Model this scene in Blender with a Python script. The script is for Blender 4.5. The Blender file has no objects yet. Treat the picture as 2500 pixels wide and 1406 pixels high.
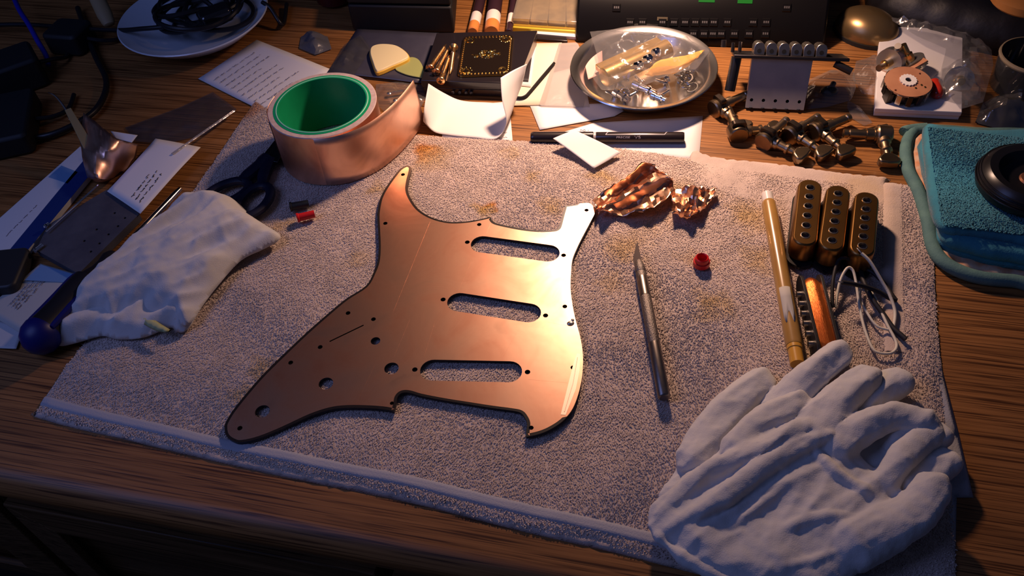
import bpy, bmesh, math, random
import numpy as np
from mathutils import Vector, Matrix, noise
from mathutils.geometry import delaunay_2d_cdt

SC = bpy.context.scene
COL = SC.collection
random.seed(7)
rng = np.random.default_rng(11)
MMS = 0.001                      # everything below is measured in millimetres
pi = math.pi

# ------------------------------------------------------------------ camera
F_PX, PITCH, ROLL, CAM_H = 2100.0, math.radians(48.01), math.radians(-5.78), 478.0
_fw = Vector((0, math.cos(PITCH), -math.sin(PITCH)))
_r0 = Vector((1, 0, 0)); _u0 = _r0.cross(_fw)
_rt = math.cos(ROLL) * _r0 + math.sin(ROLL) * _u0
_up = -math.sin(ROLL) * _r0 + math.cos(ROLL) * _u0
cam_d = bpy.data.cameras.new('camera')
cam_d.sensor_width = 36.0
cam_d.lens = F_PX / 2500.0 * 36.0
cam_d.clip_start = 0.01
cam_d.clip_end = 20
cam = bpy.data.objects.new('camera', cam_d)
COL.objects.link(cam)
_m = Matrix.Identity(4)
for i in range(3):
    _m[i][0], _m[i][1], _m[i][2] = _rt[i], _up[i], -_fw[i]
_m[2][3] = CAM_H * MMS
cam.matrix_world = _m
SC.camera = cam

# ------------------------------------------------------------------ light
SC.view_settings.view_transform = 'Standard'
SC.view_settings.look = 'None'
SC.view_settings.gamma = 1
SC.view_settings.exposure = 0.0
SC.view_settings.use_curve_mapping = False
W = bpy.data.worlds.new('room_dusk'); SC.world = W
W.use_nodes = True
W.node_tree.nodes['Background'].inputs[0].default_value = (0.18, 0.24, 0.55, 1)
W.node_tree.nodes['Background'].inputs[1].default_value = 0.07

def light(name, kind, loc, target, energy, color, **kw):
    d = bpy.data.lights.new(name, kind)
    d.energy = energy; d.color = color
    for k, v in kw.items():
        setattr(d, k, v)
    o = bpy.data.objects.new(name, d); COL.objects.link(o)
    o.location = Vector(loc) * MMS
    o.rotation_euler = (Vector(target) - Vector(loc)).to_track_quat('-Z', 'Y').to_euler()
    return o

# shaded desk lamp over the back of the desk, and a dusk window to the left
light('desk_lamp_bulb', 'SPOT', (125, 735, 295), (115, 630, 0), 10.6, (1.0, 0.63, 0.45),
      spot_size=math.radians(130), spot_blend=0.95, shadow_soft_size=0.020)
light('dusk_window', 'AREA', (-700, 230, 760), (0, 600, 0), 1.9, (0.27, 0.37, 1.0),
      shape='RECTANGLE', size=0.45, size_y=0.6)

# ------------------------------------------------------------------ helpers
def U(x, y, z=0.0):
    """point of the room (mm) at height z seen at photo pixel x, y"""
    d = _fw + _rt * ((x - 1250.0) / F_PX) - _up * ((y - 703.0) / F_PX)
    t = (z - CAM_H) / d.z
    return Vector((d.x * t, d.y * t, z))

def U2(pts, z=0.0):
    return [U(x, y, z) for x, y in pts]

def cr(pts, n=8, closed=False):
    """Catmull-Rom through the points"""
    P = [Vector(p) for p in pts]
    m = len(P); out = []
    for i in range(m if closed else m - 1):
        if closed:
            a, b, c, d = P[(i - 1) % m], P[i], P[(i + 1) % m], P[(i + 2) % m]
        else:
            a, b, c, d = P[max(i - 1, 0)], P[i], P[i + 1], P[min(i + 2, m - 1)]
        for k in range(n):
            t = k / n
            out.append(0.5 * ((2 * b) + (c - a) * t + (2 * a - 5 * b + 4 * c - d) * t * t + (3 * b - a - 3 * c + d) * t ** 3))
    if not closed:
        out.append(P[-1].copy())
    return out

def resample(pts, n, closed=False):
    P = np.array([tuple(p) for p in pts], float)
    if closed:
        P = np.vstack([P, P[:1]])
    s = np.r_[0, np.cumsum(np.linalg.norm(np.diff(P, axis=0), axis=1))]
    q = np.linspace(0, s[-1], n + (1 if closed else 0))
    R = np.stack([np.interp(q, s, P[:, k]) for k in range(P.shape[1])], 1)
    return R[:-1] if closed else R

def circle2(cx, cy, r, n=24, ry=None, rot=0.0):
    ry = r if ry is None else ry
    c, s = math.cos(rot), math.sin(rot)
    o = []
    for k in range(n):
        a = 2 * pi * k / n
        x, y = r * math.cos(a), ry * math.sin(a)
        o.append((cx + c * x - s * y, cy + s * x + c * y))
    return o

def stadium(a, b, r, n=10):
    a, b = Vector(a[:2]), Vector(b[:2])
    d = (b - a).normalized(); ang = math.atan2(d.y, d.x)
    o = []
    for k in range(n + 1):
        t = ang - pi / 2 + pi * k / n
        o.append((b.x + r * math.cos(t), b.y + r * math.sin(t)))
    for k in range(n + 1):
        t = ang + pi / 2 + pi * k / n
        o.append((a.x + r * math.cos(t), a.y + r * math.sin(t)))
    return o

def rrect(w, d, r, n=5, cx=0, cy=0):
    o = []
    for sx, sy, a0 in ((1, 1, 0), (-1, 1, pi / 2), (-1, -1, pi), (1, -1, 1.5 * pi)):
        for k in range(n + 1):
            a = a0 + pi / 2 * k / n
            o.append((cx + sx * (w / 2 - r) + r * math.cos(a), cy + sy * (d / 2 - r) + r * math.sin(a)))
    return o

def nz(x, y, z=0.0, s=0.05):
    return noise.noise(Vector((x * s, y * s, z * s)))

def frame(o, x, z=(0, 0, 1)):
    """local->world matrix (mm): X axis along x, Z near z, origin o"""
    x = Vector(x).normalized(); z = Vector(z)
    y = z.cross(x).normalized(); z = x.cross(y)
    m = Matrix.Identity(4)
    for i in range(3):
        m[i][0], m[i][1], m[i][2], m[i][3] = x[i], y[i], z[i], o[i]
    return m

def area2(loop):
    return sum(loop[i][0] * loop[(i + 1) % len(loop)][1] - loop[(i + 1) % len(loop)][0] * loop[i][1] for i in range(len(loop))) / 2

def inside(px, py, loop):
    c = False; n = len(loop); j = n - 1
    for i in range(n):
        xi, yi = loop[i][0], loop[i][1]; xj, yj = loop[j][0], loop[j][1]
        if (yi > py) != (yj > py) and px < (xj - xi) * (py - yi) / (yj - yi) + xi:
            c = not c
        j = i
    return c

def offset_loop(loop, d):
    """move a closed loop inward by d (mm)"""
    L = [Vector((p[0], p[1])) for p in loop]
    if area2(L) < 0:
        L.reverse()
    o = []; n = len(L)
    for i in range(n):
        e1 = (L[i] - L[i - 1]); e2 = (L[(i + 1) % n] - L[i])
        nn = Vector((-e1.y, e1.x)).normalized() + Vector((-e2.y, e2.x)).normalized()
        if nn.length > 1e-6:
            nn.normalize()
        dd = d(i / n) if callable(d) else d
        o.append((L[i].x + nn.x * dd, L[i].y + nn.y * dd))
    return o

class MB:
    """mesh collector, millimetres"""
    def __init__(s):
        s.v = []; s.f = []; s.fm = []; s.T = None
    def at(s, M):
        s.T = M; return s
    def add(s, vs, fs, m=0):
        b = len(s.v)
        for q in vs:
            q = Vector(q)
            s.v.append(tuple(s.T @ q) if s.T else tuple(q))
        for f in fs:
            s.f.append(tuple(i + b for i in f)); s.fm.append(m)
        return s
    def box(s, c, d, m=0):
        x, y, z = c; a, b, e = d[0] / 2, d[1] / 2, d[2] / 2
        vs = [(x + i * a, y + j * b, z + k * e) for i in (-1, 1) for j in (-1, 1) for k in (-1, 1)]
        return s.add(vs, [(0, 1, 3, 2), (4, 6, 7, 5), (0, 4, 5, 1), (2, 3, 7, 6), (0, 2, 6, 4), (1, 5, 7, 3)], m)
    def prism(s, loop, z0, z1, m=0, top=None):
        L = [(p[0], p[1]) for p in loop]
        if area2(L) < 0:
            L.reverse()
        n = len(L)
        T = top or L
        vs = [(x, y, z0) for x, y in L] + [(x, y, z1) for x, y in T]
        fs = [tuple(range(n - 1, -1, -1)), tuple(range(n, 2 * n))]
        fs += [(i, (i + 1) % n, n + (i + 1) % n, n + i) for i in range(n)]
        return s.add(vs, fs, m)
    def lathe(s, prof, n=32, c=(0, 0, 0), m=0):
        vs = []; fs = []
        k = len(prof)
        for i in range(n):
            a = 2 * pi * i / n
            for r, z in prof:
                vs.append((c[0] + r * math.cos(a), c[1] + r * math.sin(a), c[2] + z))
        for i in range(n):
            for j in range(k - 1):
                a = i * k + j; b = ((i + 1) % n) * k + j
                fs.append((a, b, b + 1, a + 1))
        return s.add(vs, fs, m)
    def tube(s, path, r, n=10, caps=True, flat=1.0, m=0):
        P = [Vector(p) for p in path]; k = len(P)
        R = list(r) if hasattr(r, '__len__') else [r] * k
        vs = []; fs = []
        t = (P[1] - P[0]).normalized()
        u = Vector((0, 0, 1)).cross(t)
        if u.length < 1e-3:
            u = Vector((1, 0, 0)).cross(t)
        u.normalize()
        for i in range(k):
            t = (P[min(i + 1, k - 1)] - P[max(i - 1, 0)]).normalized()
            u = (u - t * u.dot(t)).normalized(); w = t.cross(u)
            for j in range(n):
                a = 2 * pi * j / n
                vs.append(P[i] + u * (R[i] * math.cos(a)) + w * (R[i] * flat * math.sin(a)))
        for i in range(k - 1):
            for j in range(n):
                fs.append((i * n + j, i * n + (j + 1) % n, (i + 1) * n + (j + 1) % n, (i + 1) * n + j))
        if caps:
            fs.append(tuple(range(n - 1, -1, -1))); fs.append(tuple((k - 1) * n + j for j in range(n)))
        return s.add(vs, fs, m)
    def cyl(s, a, b, r, n=16, r2=None, m=0):
        return s.tube([a, b], [r, r if r2 is None else r2], n, True, 1.0, m)
    def ball(s, c, r, n=14, sc=(1, 1, 1), m=0):
        k = n // 2; vs = []; fs = []
        for i in range(k + 1):
            p = pi * i / k
            for j in range(n):
                a = 2 * pi * j / n
                vs.append((c[0] + r * sc[0] * math.sin(p) * math.cos(a), c[1] + r * sc[1] * math.sin(p) * math.sin(a), c[2] - r * sc[2] * math.cos(p)))
        for i in range(k):
            for j in range(n):
                fs.append((i * n + j, i * n + (j + 1) % n, (i + 1) * n + (j + 1) % n, (i + 1) * n + j))
        return s.add(vs, fs, m)
    def grid(s, rows, m=0):
        """rows of points -> sheet"""
        a = len(rows); b = len(rows[0])
        vs = [p for r in rows for p in r]
        fs = [(i * b + j, i * b + j + 1, (i + 1) * b + j + 1, (i + 1) * b + j) for i in range(a - 1) for j in range(b - 1)]
        return s.add(vs, fs, m)
    def plate(s, outline, holes, z0, z1, m=0):
        """flat plate with holes"""
        loops = [[(p[0], p[1]) for p in outline]] + [[(p[0], p[1]) for p in h] for h in holes]
        if area2(loops[0]) < 0:
            loops[0].reverse()
        for h in loops[1:]:
            if area2(h) > 0:
                h.reverse()
        vs = []; es = []
        for L in loops:
            b = len(vs); n = len(L)
            vs += [Vector(p) for p in L]
            es += [(b + i, b + (i + 1) % n) for i in range(n)]
        V, E_, F_, _, _, _ = delaunay_2d_cdt(vs, es, [], 1, 1e-5)
        top = [(v.x, v.y, z1) for v in V]; bot = [(v.x, v.y, z0) for v in V]
        N = len(V); fs = []
        for f in F_:
            c = sum((V[i] for i in f), Vector((0, 0))) / len(f)
            if any(inside(c.x, c.y, h) for h in loops[1:]):
                continue
            f = list(f)
            if area2([V[i] for i in f]) < 0:
                f.reverse()
            fs.append(tuple(f)); fs.append(tuple(N + i for i in reversed(f)))
        s.add(top + bot, fs, m)
        for L in loops:
            n = len(L)
            s.add([(x, y, z0) for x, y in L] + [(x, y, z1) for x, y in L],
                  [(i, (i + 1) % n, n + (i + 1) % n, n + i) for i in range(n)], m)
        return s
    def pillow(s, outline, z0, h, step=4.0, m=0, bottom=True):
        """closed cushion on an outline; h(d, x, y) is the height above z0 at distance d from the edge"""
        L = np.array([(p[0], p[1]) for p in outline], float)
        if area2(L.tolist()) < 0:
            L = L[::-1]
        n = len(L)
        lo, hi = L.min(0), L.max(0)
        gx, gy = np.meshgrid(np.arange(lo[0] + step / 2, hi[0], step), np.arange(lo[1] + step / 2, hi[1], step * 0.87))
        gx = gx + (np.arange(gx.shape[0]) % 2)[:, None] * step / 2
        pts = np.c_[gx.ravel(), gy.ravel()]
        def dist(p):
            a = L; b = np.roll(L, -1, 0); ab = b - a
            t = ((p[:, None, :] - a) * ab).sum(2) / np.maximum((ab ** 2).sum(1), 1e-9)
            t = np.clip(t, 0, 1)
            return np.sqrt(((p[:, None, :] - (a + t[..., None] * ab)) ** 2).sum(2)).min(1)
        Ll = L.tolist()
        ins = np.array([inside(x, y, Ll) for x, y in pts], bool)
        pts = pts[ins]
        if len(pts):
            pts = pts[dist(pts) > step * 0.4]
        V, E_, F_, _, _, _ = delaunay_2d_cdt([Vector(p) for p in Ll] + [Vector(p) for p in pts.tolist()],
                                             [(i, (i + 1) % n) for i in range(n)], [], 1, 1e-5)
        P = np.array([(v.x, v.y) for v in V]); d = dist(P); N = len(V)
        top = [(P[i, 0], P[i, 1], z0 + h(d[i], P[i, 0], P[i, 1])) for i in range(N)]
        fs = []
        ed = d < 1e-3
        vs = list(top)
        bi = {}
        if bottom:
            for i in range(N):
                if ed[i]:
                    bi[i] = i
                else:
                    bi[i] = len(vs); vs.append((P[i, 0], P[i, 1], z0))
        for f in F_:
            f = list(f)
            if area2([V[i] for i in f]) < 0:
                f.reverse()
            fs.append(tuple(f))
            if bottom:
                fs.append(tuple(bi[i] for i in reversed(f)))
        return s.add(vs, fs, m)

WM = {}          # world matrix (mm) of each object made here
def _mat4(M):
    R = M.copy()
    for i in range(3):
        R[i][3] = M[i][3] * MMS
    return R

def tag(o, label=None, cat=None, group=None, kind=None):
    if label: o['label'] = label
    if cat: o['category'] = cat
    if group: o['group'] = group
    if kind: o['kind'] = kind
    return o

def thing(name, label, cat, M, group=None):
    """an Empty at the base of a thing; M is a point or a local->world matrix (mm)"""
    o = bpy.data.objects.new(name, None); COL.objects.link(o)
    o.empty_display_size = 0.01
    if not isinstance(M, Matrix):
        M = Matrix.Translation(Vector(M))
    WM[o.name] = M
    o.matrix_world = _mat4(M)
    return tag(o, label, cat, group)

def build(mb, name, mat, parent=None, M=None, world=True, smooth=35, bevel=0, solid=0, subs=0, kind=None, label=None):
    """link mb as one mesh object. world=True: verts are world mm; else local to the parent / M"""
    if parent is not None:
        X = WM[parent.name]
    else:
        X = M if M is not None else Matrix.Translation(Vector(mb.v[0]) if world else Vector((0, 0, 0)))
        if not isinstance(X, Matrix):
            X = Matrix.Translation(Vector(X))
    V = np.array(mb.v, float)
    if world:
        I = np.array(X.inverted())
        V = V @ I[:3, :3].T + I[:3, 3]
    V *= MMS
    me = bpy.data.meshes.new(name)
    me.from_pydata(V.tolist(), [], mb.f)
    mats = mat if isinstance(mat, (list, tuple)) else [mat]
    for q in mats:
        me.materials.append(q)
    if len(mats) > 1:
        me.polygons.foreach_set('material_index', mb.fm)
    me.update()
    bm = bmesh.new(); bm.from_mesh(me)
    bmesh.ops.recalc_face_normals(bm, faces=bm.faces)
    bm.to_mesh(me); bm.free()
    if smooth:
        me.polygons.foreach_set('use_smooth', [True] * len(me.polygons))
        me.set_sharp_from_angle(angle=math.radians(smooth))
    o = bpy.data.objects.new(name, me); COL.objects.link(o)
    if parent is not None:
        o.parent = parent
        WM[o.name] = X
    else:
        WM[o.name] = X
        o.matrix_world = _mat4(X)
    if solid:
        q = o.modifiers.new('thickness', 'SOLIDIFY'); q.thickness = solid * MMS; q.offset = 0
    if bevel:
        q = o.modifiers.new('bevel', 'BEVEL'); q.width = bevel * MMS; q.segments = 2; q.limit_method = 'ANGLE'; q.angle_limit = math.radians(40)
    if subs:
        q = o.modifiers.new('subdiv', 'SUBSURF'); q.levels = q.render_levels = subs
    if kind: o['kind'] = kind
    if label: o['label'] = label
    return o

def remesh(o, voxel, it=6, fac=0.5):
    q = o.modifiers.new('remesh', 'REMESH'); q.mode = 'VOXEL'; q.voxel_size = voxel * MMS; q.use_smooth_shade = True
    if it:
        q = o.modifiers.new('smooth', 'SMOOTH'); q.factor = fac; q.iterations = it
    return o

def wrinkle(o, size, strength, depth=2, direction='NORMAL'):
    t = bpy.data.textures.new('wrinkle', 'CLOUDS'); t.noise_scale = size * MMS; t.noise_depth = depth
    q = o.modifiers.new('wrinkle', 'DISPLACE'); q.texture = t; q.strength = strength * MMS; q.mid_level = 0.5
    q.texture_coords = 'LOCAL'; q.direction = direction
    return o

def bake(o, fn=None):
    """apply the modifiers, then push the surface out by fn(x, y, z) (local mm)"""
    dg = bpy.context.evaluated_depsgraph_get()
    me = bpy.data.meshes.new_from_object(o.evaluated_get(dg))
    o.modifiers.clear(); o.data = me
    if fn:
        n = len(me.vertices)
        co = np.empty(n * 3); no = np.empty(n * 3)
        me.vertices.foreach_get('co', co); me.vertices.foreach_get('normal', no)
        co = co.reshape(-1, 3) / MMS; no = no.reshape(-1, 3)
        d = np.array([fn(*c) for c in co])
        me.vertices.foreach_set('co', ((co + no * d[:, None]) * MMS).ravel()); me.update()
    me.polygons.foreach_set('use_smooth', [True] * len(me.polygons))
    return o

def rid(x, y, z=0.0):
    return 1.0 - 2.2 * abs(noise.noise(Vector((x, y, z))))

def dup(root, M, label=None, group=None):
    """copy a thing with its parts and sub-parts"""
    r = root.copy(); COL.objects.link(r)
    WM[r.name] = M
    r.matrix_world = _mat4(M)
    if label: r['label'] = label
    if group: r['group'] = group
    for ch in list(root.children):
        c = ch.copy(); COL.objects.link(c); c.parent = r; WM[c.name] = M
        for g in list(ch.children):
            d = g.copy(); COL.objects.link(d); d.parent = c; WM[d.name] = M
    return r

# ------------------------------------------------------------------ materials
MATS = {}
def mat(name, col, rough=0.5, metal=0.0, col2=None, nscale=60.0, bump=0.0, bscale=400.0, spec=0.5, coat=0.0,
        sheen=0.0, emit=None, estr=0.0, alpha=None, stretch=None, trans=0.0, ior=1.45, aniso=0.0, rvar=0.0, detail=4.0):
    if name in MATS:
        return MATS[name]
    m = bpy.data.materials.new(name); m.use_nodes = True
    nt = m.node_tree; N = nt.nodes; L = nt.links
    b = N['Principled BSDF']
    b.inputs['Base Color'].default_value = (*col, 1)
    b.inputs['Roughness'].default_value = rough
    b.inputs['Metallic'].default_value = metal
    b.inputs['Specular IOR Level'].default_value = spec
    b.inputs['Coat Weight'].default_value = coat
    b.inputs['Coat Roughness'].default_value = 0.08
    b.inputs['Sheen Weight'].default_value = sheen
    b.inputs['Transmission Weight'].default_value = trans
    b.inputs['IOR'].default_value = ior
    b.inputs['Anisotropic'].default_value = aniso
    if emit:
        b.inputs['Emission Color'].default_value = (*emit, 1); b.inputs['Emission Strength'].default_value = estr
    if col2 or bump or rvar:
        tc = N.new('ShaderNodeTexCoord'); co = tc.outputs['Object']
        if stretch:
            mp = N.new('ShaderNodeMapping'); mp.inputs['Scale'].default_value = stretch
            L.new(co, mp.inputs['Vector']); co = mp.outputs['Vector']
        if col2 or rvar:
            n = N.new('ShaderNodeTexNoise'); n.inputs['Scale'].default_value = nscale; n.inputs['Detail'].default_value = detail
            L.new(co, n.inputs['Vector'])
            if col2:
                r = N.new('ShaderNodeValToRGB')
                r.color_ramp.elements[0].position = 0.35; r.color_ramp.elements[1].position = 0.65
                r.color_ramp.elements[0].color = (*col, 1); r.color_ramp.elements[1].color = (*col2, 1)
                L.new(n.outputs['Fac'], r.inputs['Fac']); L.new(r.outputs['Color'], b.inputs['Base Color'])
            if rvar:
                q = N.new('ShaderNodeMapRange'); q.inputs['To Min'].default_value = rough - rvar; q.inputs['To Max'].default_value = rough + rvar
                q.inputs['From Min'].default_value = 0.3; q.inputs['From Max'].default_value = 0.7
                L.new(n.outputs['Fac'], q.inputs['Value']); L.new(q.outputs['Result'], b.inputs['Roughness'])
        if bump:
            n2 = N.new('ShaderNodeTexNoise'); n2.inputs['Scale'].default_value = bscale; n2.inputs['Detail'].default_value = 3
            L.new(co, n2.inputs['Vector'])
            bp = N.new('ShaderNodeBump'); bp.inputs['Strength'].default_value = bump; bp.inputs['Distance'].default_value = 0.0005
            L.new(n2.outputs['Fac'], bp.inputs['Height']); L.new(bp.outputs['Normal'], b.inputs['Normal'])
    MATS[name] = m
    return m

def film(name, tint, gloss=0.12, rough=0.12, haze=0.05, bump=0.4, bscale=120.0):
    """thin clear plastic film: see-through, with a surface gloss and a little milky haze"""
    if name in MATS:
        return MATS[name]
    m = bpy.data.materials.new(name); m.use_nodes = True
    nt = m.node_tree; N = nt.nodes; L = nt.links
    N.remove(N['Principled BSDF']); out = N['Material Output']
    tr = N.new('ShaderNodeBsdfTransparent'); tr.inputs['Color'].default_value = (*tint, 1)
    gl = N.new('ShaderNodeBsdfGlossy'); gl.inputs['Roughness'].default_value = rough
    df = N.new('ShaderNodeBsdfDiffuse'); df.inputs['Color'].default_value = (0.8, 0.8, 0.8, 1)
    a = N.new('ShaderNodeMixShader'); a.inputs[0].default_value = haze
    c = N.new('ShaderNodeMixShader')
    lw = N.new('ShaderNodeLayerWeight'); lw.inputs['Blend'].default_value = 0.25
    mr = N.new('ShaderNodeMapRange'); mr.inputs['To Min'].default_value = gloss * 0.5; mr.inputs['To Max'].default_value = min(1, gloss * 3.5)
    L.new(lw.outputs['Facing'], mr.inputs['Value']); L.new(mr.outputs['Result'], c.inputs[0])
    tc = N.new('ShaderNodeTexCoord'); n2 = N.new('ShaderNodeTexNoise'); n2.inputs['Scale'].default_value = bscale
    bp = N.new('ShaderNodeBump'); bp.inputs['Strength'].default_value = bump; bp.inputs['Distance'].default_value = 0.002
    L.new(tc.outputs['Object'], n2.inputs['Vector']); L.new(n2.outputs['Fac'], bp.inputs['Height']); L.new(bp.outputs['Normal'], gl.inputs['Normal'])
    L.new(tr.outputs[0], a.inputs[1]); L.new(df.outputs[0], a.inputs[2])
    L.new(a.outputs[0], c.inputs[1]); L.new(gl.outputs[0], c.inputs[2]); L.new(c.outputs[0], out.inputs['Surface'])
    MATS[name] = m
    return m

def wood_mat(name, dark, light_, gx=1.0):
    """oak: long pores and broad bands along local X"""
    m = bpy.data.materials.new(name); m.use_nodes = True
    nt = m.node_tree; N = nt.nodes; L = nt.links; b = N['Principled BSDF']
    tc = N.new('ShaderNodeTexCoord')
    def nzn(sx, sy, sc, det, dist=0.0):
        mp = N.new('ShaderNodeMapping'); mp.inputs['Scale'].default_value = (sx, sy, sy)
        n = N.new('ShaderNodeTexNoise'); n.inputs['Scale'].default_value = sc; n.inputs['Detail'].default_value = det
        n.inputs['Distortion'].default_value = dist
        L.new(tc.outputs['Object'], mp.inputs['Vector']); L.new(mp.outputs['Vector'], n.inputs['Vector'])
        return n.outputs['Fac']
    broad = nzn(0.9, 9.0, 6.0, 3, 0.4)
    pores = nzn(3.2, 200.0, 4.0, 3)
    mid = nzn(1.0, 55.0, 5.0, 2)
    r1 = N.new('ShaderNodeValToRGB'); e = r1.color_ramp.elements
    e[0].position = 0.25; e[1].position = 0.75
    e[0].color = (*[0.55 * light_[i] + 0.45 * dark[i] for i in range(3)], 1); e[1].color = (*light_, 1)
    L.new(broad, r1.inputs['Fac'])
    r2 = N.new('ShaderNodeValToRGB'); e = r2.color_ramp.elements
    e[0].position = 0.36; e[1].position = 0.50; e[0].color = (*dark, 1); e[1].color = (1, 1, 1, 1)
    L.new(pores, r2.inputs['Fac'])
    r3 = N.new('ShaderNodeValToRGB'); e = r3.color_ramp.elements
    e[0].position = 0.3; e[1].position = 0.62; e[0].color = (0.55, 0.5, 0.45, 1); e[1].color = (1, 1, 1, 1)
    L.new(mid, r3.inputs['Fac'])
    mx = N.new('ShaderNodeMix'); mx.data_type = 'RGBA'; mx.blend_type = 'MULTIPLY'; mx.inputs[0].default_value = 0.8
    L.new(r1.outputs[0], mx.inputs[6]); L.new(r2.outputs[0], mx.inputs[7])
    m2 = N.new('ShaderNodeMix'); m2.data_type = 'RGBA'; m2.blend_type = 'MULTIPLY'; m2.inputs[0].default_value = 0.8
    L.new(mx.outputs[2], m2.inputs[6]); L.new(r3.outputs[0], m2.inputs[7])
    L.new(m2.outputs[2], b.inputs['Base Color'])
    b.inputs['Roughness'].default_value = 0.42
    b.inputs['Specular IOR Level'].default_value = 0.35
    bp = N.new('ShaderNodeBump'); bp.inputs['Strength'].default_value = 0.25; bp.inputs['Distance'].default_value = 0.0004
    L.new(pores, bp.inputs['Height']); L.new(bp.outputs['Normal'], b.inputs['Normal'])
    MATS[name] = m
    return m
# ================================================================== setting: desk, floor, walls
DESK_A = -math.atan2(117, 391)              # grain direction of the desk
e0 = U(0, 1135); e1 = U(1500, 1405)
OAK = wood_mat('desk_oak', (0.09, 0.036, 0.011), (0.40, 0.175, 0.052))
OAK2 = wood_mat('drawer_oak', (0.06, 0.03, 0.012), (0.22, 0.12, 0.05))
DM = Matrix.Translation((e0 + e1) / 2) @ Matrix.Rotation(math.atan2((e1 - e0).y, (e1 - e0).x), 4, 'Z')
desk = thing('desk', 'worn oak desk with rounded front edge under the whole workbench clutter', 'desk', DM)
top = MB()
prof = [(0, 0)]
for k in range(0, 13):                       # rounded front edge, profile in y,z
    a = pi / 2 + pi * k / 12
    prof.append((14 * math.cos(a), -14 + 14 * math.sin(a)))
prof[0] = (900, 0); prof.append((900, -28))
xs = (-900, 800)
vs = [(x, y, z) for x in xs for y, z in prof]
n = len(prof)
top.add(vs, [(i, (i + 1) % n, n + (i + 1) % n, n + i) for i in range(n)] + [tuple(range(n)), tuple(range(2 * n - 1, n - 1, -1))])
build(top, 'desktop', OAK, desk, world=False)
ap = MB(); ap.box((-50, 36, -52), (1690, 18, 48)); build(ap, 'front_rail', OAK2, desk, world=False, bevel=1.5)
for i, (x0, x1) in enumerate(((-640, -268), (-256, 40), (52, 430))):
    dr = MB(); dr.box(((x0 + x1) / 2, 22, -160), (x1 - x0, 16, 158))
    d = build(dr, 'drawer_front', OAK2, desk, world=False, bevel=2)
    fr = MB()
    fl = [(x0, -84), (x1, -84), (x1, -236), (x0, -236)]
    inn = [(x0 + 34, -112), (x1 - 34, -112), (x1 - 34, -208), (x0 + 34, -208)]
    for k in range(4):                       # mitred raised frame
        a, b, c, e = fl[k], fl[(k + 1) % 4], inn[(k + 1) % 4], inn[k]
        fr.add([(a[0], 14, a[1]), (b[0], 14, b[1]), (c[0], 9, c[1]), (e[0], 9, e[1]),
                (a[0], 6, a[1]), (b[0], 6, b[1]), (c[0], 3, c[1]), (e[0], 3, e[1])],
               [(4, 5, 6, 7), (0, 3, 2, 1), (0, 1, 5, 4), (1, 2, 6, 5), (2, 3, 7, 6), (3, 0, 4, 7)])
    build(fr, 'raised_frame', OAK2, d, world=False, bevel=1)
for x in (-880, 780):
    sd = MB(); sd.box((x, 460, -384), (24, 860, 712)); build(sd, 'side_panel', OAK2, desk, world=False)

FLOORM = mat('floor_dark', (0.05, 0.045, 0.04), 0.8, col2=(0.035, 0.03, 0.03), nscale=30)
fl = MB(); fl.box((0, 400, -750), (4000, 4000, 20)); build(fl, 'floor', FLOORM, kind='structure', M=(0, 400, -750))
WALLM = mat('wall_paint', (0.06, 0.055, 0.06), 0.9, bump=0.2, bscale=200)
wb = MB(); wb.box((0, 1700, 500), (4000, 40, 2500)); build(wb, 'wall_back', WALLM, kind='structure', M=(0, 1700, -740))

# ================================================================== towel
TZ = 5.0                                     # top of the towel
def px_curve(pts, n, z=0):
    return resample(cr(U2(pts, z), 6), n)
T_top = [(622, 250), (700, 285), (860, 310), (1050, 334), (1300, 350), (1500, 364), (1700, 394), (1900, 428), (2100, 447), (2200, 454), (2271, 463)]
T_bot = [(86, 1012), (170, 1036), (300, 1066), (560, 1127), (800, 1178), (1000, 1219), (1250, 1283), (1500, 1340), (1750, 1402), (2000, 1450), (2335, 1500)]
T_left = [(86, 1012), (150, 915), (215, 830), (300, 705), (400, 570), (500, 432), (560, 342), (622, 250)]
T_right = [(2335, 1500), (2325, 1300), (2312, 1100), (2300, 930), (2284, 760), (2278, 600), (2271, 463)]
GU, GV = 300, 230
Tb, Tt = px_curve(T_bot, GU), px_curve(T_top, GU)
Tl, Tr = px_curve(T_left, GV), px_curve(T_right, GV)
uu = np.linspace(0, 1, GU)[None, :, None]; vv = np.linspace(0, 1, GV)[:, None, None]
COONS = ((1 - vv) * Tb[None] + vv * Tt[None] + (1 - uu) * Tl[:, None] + uu * Tr[:, None]
         - ((1 - uu) * (1 - vv) * Tb[0] + uu * (1 - vv) * Tb[-1] + (1 - uu) * vv * Tt[0] + uu * vv * Tt[-1]))
ZG = np.zeros((GV, GU))
for j in range(GV):
    for i in range(GU):
        x, y = COONS[j, i, 0], COONS[j, i, 1]
        e = min(i, GU - 1 - i, j, GV - 1 - j)
        ZG[j, i] = (TZ - 1.6 + 0.9 * nz(x, y, 0, 0.022) + 0.35 * nz(x, y, 9, 0.09)) * min(1.0, 0.12 + e / 4.0) ** 0.6
        COONS[j, i, 0] += 0.9 * nz(x, y, 3, 0.08) * (e < 4); COONS[j, i, 1] += 0.9 * nz(x, y, 5, 0.08) * (e < 4)

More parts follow.
